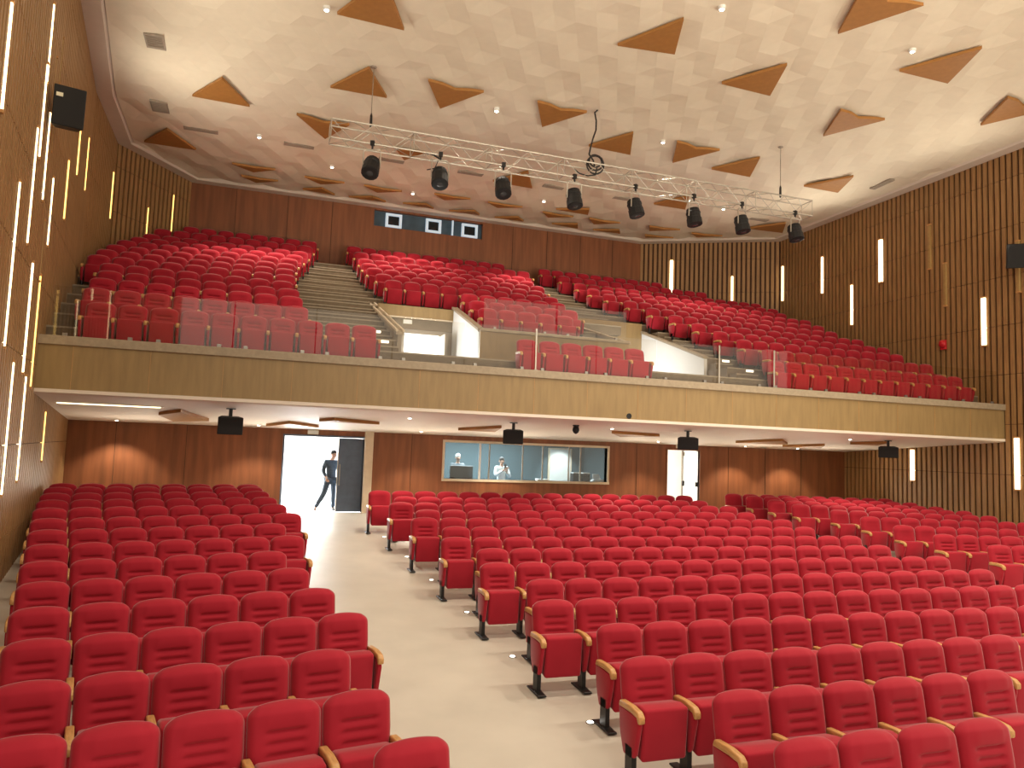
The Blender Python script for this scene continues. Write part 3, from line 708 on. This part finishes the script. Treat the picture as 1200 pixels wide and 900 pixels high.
# ------------------------------------------------------------------ ceiling fittings
for i, (xa, xb, ya, yb_) in enumerate(((-2.8, -2.5, 18.35, 19.0), (-3.1, -2.78, 22.1, 22.8))):
    t = thing('air_vent', 'square grey air vent in the ceiling, %s one from the stage' % ORD[i], 'vent', ((xa + xb) / 2, (ya + yb_) / 2, ZCEIL + .02), 0, 'square air vents')
    w, d_ = (xb - xa) / 2 + .06, (yb_ - ya) / 2
    b = MB(); b.box(-w, w, -d_, d_, -.02, .12); b.build('vent_frame', M['vent'], t)
    b = MB()
    for k in range(7): b.box(-w + .04, w - .04, -d_ + .06 + k * (2 * d_ - .12) / 7, -d_ + .1 + k * (2 * d_ - .12) / 7, -.035, -.02)
    b.build('louvre', M['greywall'], t)
SLOTS = [(-1.95, 23.7, .95), (.87, 23.7, .9), (3.75, 23.72, .8), (6.4, 23.75, .85), (9.4, 23.8, .75), (12.05, 23.85, .6), (17.9, 23.8, .8)]
for i, (x, y, l) in enumerate(SLOTS):
    t = thing('slot_diffuser', 'narrow grey slot vent in the ceiling, %s from the left' % ORD[i], 'vent', (x, y, ZCEIL + .01), 0, 'slot vents across the ceiling')
    b = MB(); b.box(-l / 2, l / 2, -.12, .12, 0, .12); b.build('slot_frame', M['vent'], t)
    b = MB(); b.box(-l / 2 + .03, l / 2 - .03, -.02, .02, -.008, 0); b.build('slot', M['greywall'], t)
t = thing('slot_diffuser', 'slanted grey slot vent near the right wall edge of ceiling', 'vent', (19.05, 18.95, ZCEIL - .02), 1.5)
b = MB(); b.box(-.45, .45, -.1, .1, 0, .12); b.build('slot_frame', M['vent'], t)
b = MB(); b.box(-.42, .42, -.02, .02, -.008, 0); b.build('slot', M['greywall'], t)
DL_ = [(.96, 15.72, 'left of the large front triangle'), (5.73, 18.84, 'between the two second band triangles'), (10.83, 18.85, 'right of the hanging cable'), (5.01, 26.44, 'above the booth windows'), (8.51, 12.56, 'at the top middle of the view'), (13.27, 12.33, 'above the long right triangle'), (15.9, 23.2, 'below the truss right end'), (-.3, 23.4, 'near the left wall bend'), (9.6, 25.2, 'over the upper centre block'), (2.0, 25.0, 'over the upper left stairs')]
for x, y, lab in DL_:
    t = thing('ceiling_downlight', 'tiny recessed ceiling spotlight ' + lab, 'light', (x, y, ZCEIL - .02), 0, 'recessed ceiling spotlights')
    b = MB(); b.lathe((0, 0, .1), (0, 0, -1), [(0, .075), (.11, .075), (.12, .06)], 12); b.build('bezel', M['white'], t)
    b = MB(); b.lathe((0, 0, -.02), (0, 0, -1), [(0, .045), (.01, .04)], 12); b.build('bulb', M['lamp'], t)
for i, (x, y) in enumerate([(-3.2, 21.3), (.2, 21), (3.4, 17.0), (4.5, 20.8), (8.6, 17.2), (7.0, 20.8), (12.0, 20.8), (15.5, 21.2), (17.6, 21.2), (15.9, 17.0)]):
    t = thing('soffit_downlight', 'small recessed spotlight under the balcony, %s from the left wall' % ORD[sorted([-3.2, .2, 3.4, 4.5, 8.6, 7.0, 12.0, 15.5, 17.6, 15.9]).index(x)], 'light', (x, y, zsof(y) - .005), 0, 'recessed spotlights under the balcony')
    b = MB(); b.lathe((0, 0, .05), (0, 0, -1), [(0, .05), (.06, .05), (.065, .04)], 12); b.build('bezel', M['white'], t)
    b = MB(); b.lathe((0, 0, -.016), (0, 0, -1), [(0, .035), (.008, .03)], 12); b.build('bulb', M['lamp'], t)
    spot('soffit_spot', (x, y, zsof(y) - .05), (x, y - .1, 0), 190, (1, .86, .68), 110, .5, .03)

t = thing('cove_light', 'long glowing strip under the balcony left end', 'light', (-2.75, 17.3, zsof(17.3) - .01), .0)
b = MB(); b.box(-.95, .95, -.05, .05, -.02, .02); b.build('diffuser', M['led'], t, bevel=(.006, 1))
b = MB(); b.box(-1.0, 1.0, -.07, .07, .0, .035); b.build('tray', M['white'], t)
# aisle floor markers
FL = [(3.0, 17.27), (3.13, 15.27), (3.21, 13.4), (3.3, 11.37), (3.34, 9.34), (3.47, 7.27)]
for i, (x, y) in enumerate(FL[::-1]):
    t = thing('floor_light', 'small bright floor marker in the aisle, %s from the stage' % ORD[i], 'light', (x, y, zf(y)), 0, 'aisle floor markers')
    b = MB(); b.lathe((0, 0, 0), (0, 0, 1), [(0, .05), (.008, .045)], 12); b.build('ring', M['steel'], t)
    b = MB(); b.lathe((0, 0, .008), (0, 0, 1), [(0, .035), (.006, .03)], 12); b.build('glow', M['floorled'], t)
# balcony step markers
for i, (x, k, lab) in enumerate(((12.8, 3, 'right balcony stairs, upper'), (12.92, 2, 'right balcony stairs, middle'), (12.95, 1, 'right balcony stairs, lower'), (1.3, 3, 'left balcony stairs, left side'), (2.75, 3, 'left balcony stairs, right side upper'), (2.8, 2, 'left balcony stairs, right side lower'))):
    t = thing('step_light', 'small glowing step marker on the ' + lab, 'light', (x, FY[k] - .012, BZ[k] - .06), 0, 'balcony step markers')
    b = MB(); b.box(-.12, .12, -.02, 0, -.03, .03); b.build('lens_strip', M['stepled'], t, bevel=(.008, 1))
    b = MB(); b.box(-.13, .13, -.012, 0, .03, .04); b.build('hood', M['steel'], t)

# ------------------------------------------------------------------ theatre seats
def back_mesh(nu, nv, name='backrest'):
    b = MB(); z0, H = .40, .565
    def half(v):
        t = max(0, (v - .80) / .20)
        return (.246 + .016 * min(1, v / .5)) * (1 - .28 * t ** 2.8)
    front = []; back = []
    for j in range(nv + 1):
        v = j / nv
        for i in range(nu + 1):
            u = -1 + 2 * i / nu
            arch = .022 * (1 - u * u) * max(0, (v - .7) / .3)
            z = z0 + H * v - .022 * max(0, (v - .7) / .3) + arch
            x = u * half(v)
            rim = min(1, (1 - abs(u)) / .16) ** .5 * min(1, (1 - v) / .10) ** .5
            d = .02 + .06 * rim
            if abs(u) < .56 and v < .70:
                e = min(1, (.56 - abs(u)) / .13)
                ph = (v - .665) / .135
                d += e * (.042 * abs(math.sin(math.pi * ph)) ** .55 - .044)
            elif v >= .70 and abs(u) < .7:
                d += .018 * math.sin(math.pi * min(1, (v - .70) / .30)) ** .7 * min(1, (.7 - abs(u)) / .2)
            yb = -(1 - v) * .10
            front.append((x, yb - d, z))
            back.append((x, yb + .02 * rim, z))
    n = (nu + 1) * (nv + 1); vs = front + back; fs = []
    g = lambda i, j: j * (nu + 1) + i
    for j in range(nv):
        for i in range(nu):
            fs.append((g(i, j), g(i + 1, j), g(i + 1, j + 1), g(i, j + 1)))
            fs.append((n + g(i, j), n + g(i, j + 1), n + g(i + 1, j + 1), n + g(i + 1, j)))
    ring = [g(i, 0) for i in range(nu + 1)] + [g(nu, j) for j in range(1, nv + 1)] + [g(i, nv) for i in range(nu - 1, -1, -1)] + [g(0, j) for j in range(nv - 1, 0, -1)]
    for a, c in zip(ring, ring[1:] + ring[:1]): fs.append((a, n + a, n + c, c))
    b.add(vs, fs); return b
def seat_mb():
    b = MB(); b.prism([(-.222, -.13, .60), (-.222, -.30, .635), (-.222, -.415, .62), (-.222, -.385, .17), (-.222, -.24, .20)], (.444, 0, 0)); return b
def arm_mb():
    b = MB(); b.prism([(-.031, -.09, .575), (-.031, -.11, .632), (-.031, -.30, .638), (-.031, -.43, .622), (-.031, -.475, .585), (-.031, -.475, .53), (-.031, -.448, .525), (-.031, -.42, .57), (-.031, -.30, .58)], (.062, 0, 0)); return b
def panel_mb():
    b = MB(); b.prism([(-.024, -.08, .58), (-.024, -.43, .57), (-.024, -.445, .49), (-.024, -.38, .24), (-.024, -.33, .19), (-.024, -.18, .20), (-.024, -.11, .36)], (.048, 0, 0)); return b
def ped_mb():
    b = MB(); b.box(-.024, .024, -.35, -.22, .015, .30); b.prism([(-.05, -.47, 0), (.05, -.47, 0), (.04, -.30, .028), (-.04, -.30, .028)], (0, .0, .012)); b.box(-.045, .045, -.47, -.08, 0, .022); return b

meB = back_mesh(18, 44).mesh('backrest', True); meB.materials.append(M['fabric'])
meS = seat_mb().mesh('seat', True, (.028, 3)); meS.materials.append(M['fabric'])
meA = arm_mb().mesh('armrest', True, (.012, 2)); meA.materials.append(M['armwood'])
meP = panel_mb().mesh('side_panel', True, (.014, 2)); meP.materials.append(M['fabric'])
meL = ped_mb().mesh('pedestal', False, (.004, 1)); meL.materials.append(M['black'])
SG = 'red theatre seats'
proto = None
def child(name, me, parent, x=0):
    o = bpy.data.objects.new(name, me); COL.objects.link(o); o.parent = parent; o.location = (x, 0, 0); return o
PROTO = {}
def make_proto(end, S):
    t = thing('theatre_seat', '', 'seat', (0, 0, 0), 0, SG)
    child('backrest', meB, t); child('seat', meS, t)
    for x in ([-S / 2] + ([S / 2] if end else [])):
        child('side_panel', meP, t, x); child('armrest', meA, t, x); child('pedestal', meL, t, x)
    return t

seats = []   # (x, y, z, rz, label, end, weight, spacing)
def seat_row(x, y, ang, n, S, zfun, lab, aisle_left, weight=1):
    """seats from the left end (x,y), going right along the row direction"""
    for i in range(n):
        px, py = x + math.cos(ang) * S * i, y + math.sin(ang) * S * i
        z = zfun(px, py)
        k = i if aisle_left else n - 1 - i
        seats.append([px, py, z, ang, lab % ORD[k], i == n - 1, weight, S])
# centre block
CX = [3.82, 3.93, 3.57, 3.83, 3.49, 3.79, 3.46, 3.71, 3.37, 3.63, 3.26, 3.53, 3.16, 3.42, 2.97]
CY = [4.535, 5.44, 6.36, 7.40, 8.43, 9.45, 10.48, 11.5, 12.45, 13.45, 14.40, 15.34, 16.29, 17.15, 18.03]
zfl = lambda x, y: zf(y - .25) + .0
for k in range(15):
    seat_row(CX[k], CY[k], 0, 16 if k % 2 == 0 else 15, .55, zfl, 'red folding seat in ' + ORD[k] + ' floor row of centre block, %s from left aisle', True)
# left block (rows turned towards the stage)
LRX = [(1.13, 5.08, 4), (.89, 6.0, 5), (.71, 7.01, 5), (1.03, 8.17, 6), (.8, 9.25, 6), (.58, 10.33, 6), (.34, 11.42, 6), (.66, 12.6, 7), (.42, 13.7, 7), (.74, 14.8, 8), (.52, 15.85, 8), (.36, 16.75, 8), (.22, 17.6, 8), (.10, 18.4, 8), (.03, 19.15, 8)]
AL = .179
for k, (x, y, n) in enumerate(LRX):
    S = .541
    seat_row(x - math.cos(AL) * S * (n - 1), y - math.sin(AL) * S * (n - 1), AL, n, S, zfl, 'red folding seat in ' + ORD[k] + ' floor row of left block, %s from aisle', False)
# right block
RLX = {6: (14.41, 11.42), 7: (14.3, 12.6), 8: (14.33, 13.7), 9: (14.53, 14.9), 10: (14.5, 15.9), 11: (14.04, 16.8), 12: (13.81, 17.5), 13: (13.65, 18.25), 14: (13.48, 19.0)}
for k, (x, y) in RLX.items():
    n = 6 if k < 9 else 9 if k < 11 else 10
    while x + n * .541 > 19.9: n -= 1
    seat_row(x, y, -AL, n, .541, zfl, 'red folding seat in ' + ORD[k] + ' floor row of right block, %s from aisle', True)
# balcony
def zb_(k): return lambda x, y: BZ[k]
LEND = [2.2, .8, .72, .68, .55, .64, .65, .70, .8, 1.0, 1.2, 1.4, 1.6]
for k in range(13):
    S = .567; lim_ = wall_x(LW, BY[k]) + .42; n = int((LEND[k] - lim_) / S) + 1
    seat_row(LEND[k] - S * (n - 1), BY[k], 0, n, S, zb_(k), 'red folding seat in ' + ORD[k] + ' balcony row of left wing, %s from stairs', False, .72 if k == 0 else 1)
CB = {0: (5.98, 6), 3: (5.85, 5), 4: (5.85, 6), 5: (5.85, 6), 6: (3.75, 10), 7: (3.6, 10), 8: (3.45, 11), 9: (3.4, 11), 10: (3.4, 11), 11: (3.35, 12), 12: (3.2, 11)}
for k, (x, n) in CB.items():
    seat_row(x, BY[k], 0, n, .56, zb_(k), 'red folding seat in ' + ('front' if k == 0 else ORD[k - 3] + ' raised') + ' row of upper centre block, %s from left', True, .72 if k == 0 else 1)
RST = [12.95, 13.5, 13.35, 13.2, 13.05, 12.8, 12.5, 12.15, 11.8, 11.6, 11.5, 11.2, 10.75]
for k in range(13):
    S = .567; lim_ = wall_x(RW, BY[k]) - .36; n = int((min(lim_, 19.35 + .04 * k if k < 9 else 99) - RST[k]) / S) + 1
    seat_row(RST[k], BY[k], 0, n, S, zb_(k), 'red folding seat in ' + ORD[k] + ' balcony row of right wing, %s from stairs', True, .72 if k == 0 else 1)

vis, rest = [], []
for s in seats:
    q = project((s[0], s[1] - .2, s[2] + .75))
    infr = q and -28 < q[0] < 1228 and q[1] < 925
    q2 = project((s[0], s[1], s[2] + .97))
    if infr and q2 and q2[1] < 900: vis.append((q[2] * s[6], s))
vis.sort(key=lambda t: t[0])
NIND = 300
for d_, s in vis[:NIND]:
    key = (s[5], round(s[7], 3))
    if key not in PROTO:
        p = make_proto(*key); p['label'] = s[4]; p.location = s[:3]; p.rotation_euler = (0, 0, s[3]); PROTO[key] = p
    else:
        dup(PROTO[key], s[:3], s[3], s[4], SG)
# all remaining, smaller-looking seats : one object
lowB = back_mesh(8, 13)
def lowpart(mb, bevel, segs=1):
    me = mb.mesh('tmp', True, (bevel, segs)); vs = [v.co.copy() for v in me.vertices]; fs = [tuple(p.vertices) for p in me.polygons]; bpy.data.meshes.remove(me); return vs, fs
lp = {'f': [([Vector(v) for v in lowB.v], lowB.f, 0), (*lowpart(seat_mb(), .025), 0)], }
arm_p = [(*lowpart(panel_mb(), .012), 0), (*lowpart(arm_mb(), .012), 1), (*lowpart(ped_mb(), .004), 2)]
V, Fc, MI = [], [], []
for d_, s in vis[NIND:]:
    c, sn = math.cos(s[3]), math.sin(s[3])
    parts = [(p, 0) for p in lp['f']] + [(p, -s[7] / 2) for p in arm_p] + ([(p, s[7] / 2) for p in arm_p] if s[5] else [])
    for (vs, fs, mi), xo in parts:
        o = len(V)
        for v in vs:
            x, y = v[0] + xo, v[1]; V.append((s[0] + x * c - y * sn, s[1] + x * sn + y * c, s[2] + v[2]))
        for f in fs: Fc.append(tuple(i + o for i in f)); MI.append(mi)
me = bpy.data.meshes.new('distant_theatre_seats'); me.from_pydata(V, [], Fc); me.update()
for m in (M['fabric'], M['armwood'], M['black']): me.materials.append(m)
me.polygons.foreach_set('material_index', MI); me.polygons.foreach_set('use_smooth', [True] * len(Fc))
bm = bmesh.new(); bm.from_mesh(me); bmesh.ops.recalc_face_normals(bm, faces=bm.faces); bm.to_mesh(me); bm.free()
o = bpy.data.objects.new('distant_theatre_seats', me); COL.objects.link(o)
tag(o, 'the further red folding seats of the upper tiers and rear floor rows', 'seats', SG, 'stuff')

# ------------------------------------------------------------------ people
def skin_mesh(name, nodes, edges, m, parent, sub=1):
    """nodes: name -> (pos, rx, ry); one continuous skinned surface"""
    me = bpy.data.meshes.new(name); bm = bmesh.new(); lay = bm.verts.layers.skin.verify(); V = {}
    for i, (k, (p, r)) in enumerate(nodes.items()):
        v = bm.verts.new(p); rr = r if isinstance(r, tuple) else (r, r)
        v[lay].radius = rr; v[lay].use_root = (i == 0); V[k] = v
    for a, c in edges: bm.edges.new((V[a], V[c]))
    bm.to_mesh(me); bm.free()
    o = bpy.data.objects.new(name, me); COL.objects.link(o)
    sk = o.modifiers.new('skin', 'SKIN'); sk.use_smooth_shade = True
    ss = o.modifiers.new('sub', 'SUBSURF'); ss.levels = sub; ss.render_levels = sub
    dg = bpy.context.evaluated_depsgraph_get(); dg.update()
    nm = bpy.data.meshes.new_from_object(o.evaluated_get(dg)); o.modifiers.clear(); o.data = nm
    nm.materials.clear(); nm.materials.append(m)
    for p in nm.polygons: p.use_smooth = True
    o.parent = parent; return o
def person(label, loc, rz, pose, top, legs, hair=True, headcover=None):
    t = thing('person', label, 'person', loc, rz)
    P = dict(pelvis=(0, 0, .93), spine=(0, .01, 1.10), chest=(0, .0, 1.30), neckb=(0, .01, 1.44), neck=(0, 0, 1.50), jaw=(0, -.03, 1.56), head=(0, -.01, 1.63), crown=(0, .005, 1.70), nose=(0, -.118, 1.60))
    for s, sg in (('l', -1), ('r', 1)):
        P['sh' + s] = (sg * .18, .01, 1.40); P['el' + s] = (sg * .25, .03, 1.13); P['wr' + s] = (sg * .27, -.04, .89)
        P['hip' + s] = (sg * .09, 0, .88); P['kn' + s] = (sg * .10, -.02, .48); P['an' + s] = (sg * .10, .02, .08); P['toe' + s] = (sg * .11, -.15, .04)
    P.update(pose)
    N = {'pelvis': (P['pelvis'], (.14, .10)), 'spine': (P['spine'], (.125, .09)), 'chest': (P['chest'], (.15, .10)), 'neckb': (P['neckb'], (.075, .06)), 'neck': (P['neck'], .052), 'jaw': (P['jaw'], (.06, .07)), 'head': (P['head'], (.088, .10)), 'crown': (P['crown'], (.07, .08)), 'nose': (P['nose'], .014)}
    Ed = [('pelvis', 'spine'), ('spine', 'chest'), ('chest', 'neckb'), ('neckb', 'neck'), ('neck', 'jaw'), ('jaw', 'head'), ('head', 'crown'), ('head', 'nose')]
    for s in 'lr':
        sg = -1 if s == 'l' else 1
        N['sh' + s] = (P['sh' + s], .055); N['el' + s] = (P['el' + s], .042); N['wr' + s] = (P['wr' + s], .028)
        e, w = Vector(P['el' + s]), Vector(P['wr' + s]); d = (w - e).normalized(); sd = d.cross(Vector((0, 1, .3))).normalized()
        pc = w + d * .06; N['palm' + s] = (tuple(pc), (.036, .018))
        Ed += [('chest', 'sh' + s), ('sh' + s, 'el' + s), ('el' + s, 'wr' + s), ('wr' + s, 'palm' + s)]
        curl = d.cross(sd)
        for f, (off, ln) in enumerate(((-.03, .065), (-.01, .078), (.01, .072), (.028, .056))):
            a = pc + sd * off + d * .035; c = a + d * ln * .55; e2 = c + d * ln * .4 + curl * .02
            for q, (pp, rr) in enumerate(((a, .010), (c, .009), (e2, .008))): N['f%d%d%s' % (f, q, s)] = (tuple(pp), rr)
            Ed += [('palm' + s, 'f%d0%s' % (f, s)), ('f%d0%s' % (f, s), 'f%d1%s' % (f, s)), ('f%d1%s' % (f, s), 'f%d2%s' % (f, s))]
        a = pc - sd * .04 + curl * .015; c = a - sd * .02 + d * .045
        N['t0' + s] = (tuple(a), .012); N['t1' + s] = (tuple(c), .010); Ed += [('palm' + s, 't0' + s), ('t0' + s, 't1' + s)]
        N['hip' + s] = (P['hip' + s], .085); N['kn' + s] = (P['kn' + s], .056); N['an' + s] = (P['an' + s], .038); N['toe' + s] = (P['toe' + s], (.04, .03))
        Ed += [('pelvis', 'hip' + s), ('hip' + s, 'kn' + s), ('kn' + s, 'an' + s), ('an' + s, 'toe' + s)]
    skin_mesh('body', N, Ed, M['skin'], t, 2)
    grow = lambda k, a: (N[k][0], tuple(r + a for r in N[k][1]) if isinstance(N[k][1], tuple) else N[k][1] + a)
    C = {k: grow(k, .022) for k in ('spine', 'chest', 'pelvis', 'shl', 'ell', 'shr', 'elr')}; C['neckb'] = (N['neckb'][0], .07)
    wl = {s: tuple(Vector(P['el' + s]).lerp(Vector(P['wr' + s]), .85)) for s in 'lr'}
    C['wl'] = (wl['l'], .042); C['wr'] = (wl['r'], .042)
    skin_mesh('shirt', C, [('spine', 'chest'), ('spine', 'pelvis'), ('chest', 'neckb'), ('chest', 'shl'), ('shl', 'ell'), ('chest', 'shr'), ('shr', 'elr'), ('ell', 'wl'), ('elr', 'wr')], top, t, 2)
    C = {k: grow(k, .02) for k in ('pelvis', 'hipl', 'knl', 'hipr', 'knr', 'anl', 'anr')}
    skin_mesh('trousers', C, [('pelvis', 'hipl'), ('hipl', 'knl'), ('knl', 'anl'), ('pelvis', 'hipr'), ('hipr', 'knr'), ('knr', 'anr')], legs, t, 2)
    for s in 'lr':
        a, c = Vector(P['an' + s]), Vector(P['toe' + s])
        skin_mesh('shoe', {'a': (tuple(a + Vector((0, .03, -.03))), .045), 'b': (tuple(a.lerp(c, .6)), (.05, .04)), 'c': (tuple(c), (.045, .035))}, [('a', 'b'), ('b', 'c')], M['black'], t, 2)
    h = Vector(P['head'])
    m = M['hair'] if hair else M['palecloth']  # without hair the head top is a plain pale dome
    b = MB(); b.lathe((0, 0, 0), (0, 0, 1), [(-.02, .097), (.02, .101), (.055, .094), (.085, .072), (.104, .038), (.11, .006)], 14)
    b.lathe((0, .03, -.075), (0, 0, 1), [(0, .052), (.03, .070), (.08, .078), (.11, .074)], 14)
    b.v = [(p[0] * .84 + h.x, p[1] * 1.0 + h.y + .012, p[2] + h.z + .022) for p in b.v]
    b.build('hair' if hair else 'white_head_top', m, t, smooth=True)
    for sx in (-1, 1):
        b = MB(); b.lathe(tuple(h + Vector((sx * .032, -.083, .005))), (0, -1, 0), [(0, .009), (.006, .007)], 8); b.build('eye', M['eye'], t)
        b = MB(); b.lathe(tuple(h + Vector((sx * .078, 0, -.01))), (sx, 0, 0), [(0, .026), (.012, .024), (.016, .01)], 8); b.build('ear', M['skin'], t)
    b = MB(); b.box(h.x - .022, h.x + .022, h.y - .094, h.y - .088, h.z - .062, h.z - .055); b.build('mouth', M['eye'], t)
    return t
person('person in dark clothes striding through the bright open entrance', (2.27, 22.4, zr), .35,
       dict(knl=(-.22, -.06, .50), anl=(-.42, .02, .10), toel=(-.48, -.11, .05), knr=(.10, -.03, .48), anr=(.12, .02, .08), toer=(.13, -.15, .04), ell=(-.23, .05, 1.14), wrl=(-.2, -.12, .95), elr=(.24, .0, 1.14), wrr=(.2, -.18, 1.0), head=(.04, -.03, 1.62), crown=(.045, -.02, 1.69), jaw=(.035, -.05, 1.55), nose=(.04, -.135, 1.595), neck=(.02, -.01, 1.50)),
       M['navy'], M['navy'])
person('person with a white head top and grey jacket standing behind the monitor', (6.25, 23.25, zr), .1,
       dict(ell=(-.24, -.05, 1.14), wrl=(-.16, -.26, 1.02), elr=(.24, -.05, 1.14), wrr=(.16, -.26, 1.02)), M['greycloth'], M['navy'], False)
pz = zr
pt = person('person in a pale top raising a phone behind the control window', (7.66, 23.1, zr - .06), .1,
       dict(ell=(-.25, -.1, 1.16), wrl=(-.03, -.30, 1.36), elr=(.26, -.08, 1.12), wrr=(.06, -.29, 1.28)), M['palecloth'], M['greencloth'])
t = thing('mobile_phone', 'dark phone held up by the person in the pale top', 'phone', (7.68, 22.77, zr + 1.40), .1)
b = MB(); b.box(-.038, .038, -.005, .005, -.08, .08); b.build('phone_case', M['black'], t, bevel=(.004, 1))
b = MB(); b.box(-.034, .034, .005, .0065, -.072, .072); b.build('phone_screen', M['screen'], t)

# ------------------------------------------------------------------ lights
WARM = (1, .885, .715)
for x in (3, 8, 13):
    area('stage_lamp', (x, 1.5, 11.2), (math.radians(60), 0, 0), .8, 170, WARM)
for x, y, _ in DL_:
    spot('ceiling_spot', (x, y, ZCEIL - .1), (x, y - .5, 3), 620, WARM, 88, .6, .08)
for x in (5.5, 9.5, 13.5, 17.5):
    spot('front_spot', (x, 8.5, ZCEIL - .2), (x, 9.0, 0), 1150, WARM, 110, .7, .15)
for x in (-1, 3.5, 8, 12.5):
    spot('tier_spot', (x + 1, 24.2, ZCEIL - .15), (x + 1, 24.4, 6), 420, WARM, 75, .5, .05)
for x in (6, 12, 18):
    spot('added_stage_uplight', (x, -2.5, 1.0), (8 + (x - 8) * .6, 17, 12.2), 2500, WARM, 56, .6, .4)  # unseen lamps added behind the camera to lift the ceiling
for x, y, tx, ty, e in ((-3.1, 14.5, 3, 16, 480), (-3.6, 20, 3, 20, 520), (19.6, 15, 13, 16, 420), (19.6, 21, 13, 20, 480), (1, 27.6, 3, 21, 1300), (7, 27.6, 7, 21, 1300), (13, 27.6, 12, 21, 1300)):
    spot('added_ceiling_uplight', (x, y, 9.0), (tx, ty, 12.4), e, WARM, 145, .9, .5)  # added lamps with no fixtures, fill light for the ceiling
for x in (-2.6, .2, 4.4, 7.2, 11.4, 15.6, 18.4):
    spot('added_soffit_uplight', (x, 21.2, 1.9), (x, 18.0, 3.7), 95, WARM, 150, .9, .15)  # bodiless lamps added near the rear wall to brighten the soffit
w = bpy.data.worlds.new('world'); scene.world = w; w.use_nodes = True
bg = w.node_tree.nodes['Background']; bg.inputs['Color'].default_value = (1, .86, .68, 1); bg.inputs['Strength'].default_value = 1.15

vs = scene.view_settings; vs.view_transform = 'Standard'; vs.look = 'None'; vs.gamma = 1; vs.use_curve_mapping = False; vs.exposure = 0
scene.cycles.max_bounces = 6; scene.cycles.transparent_max_bounces = 16
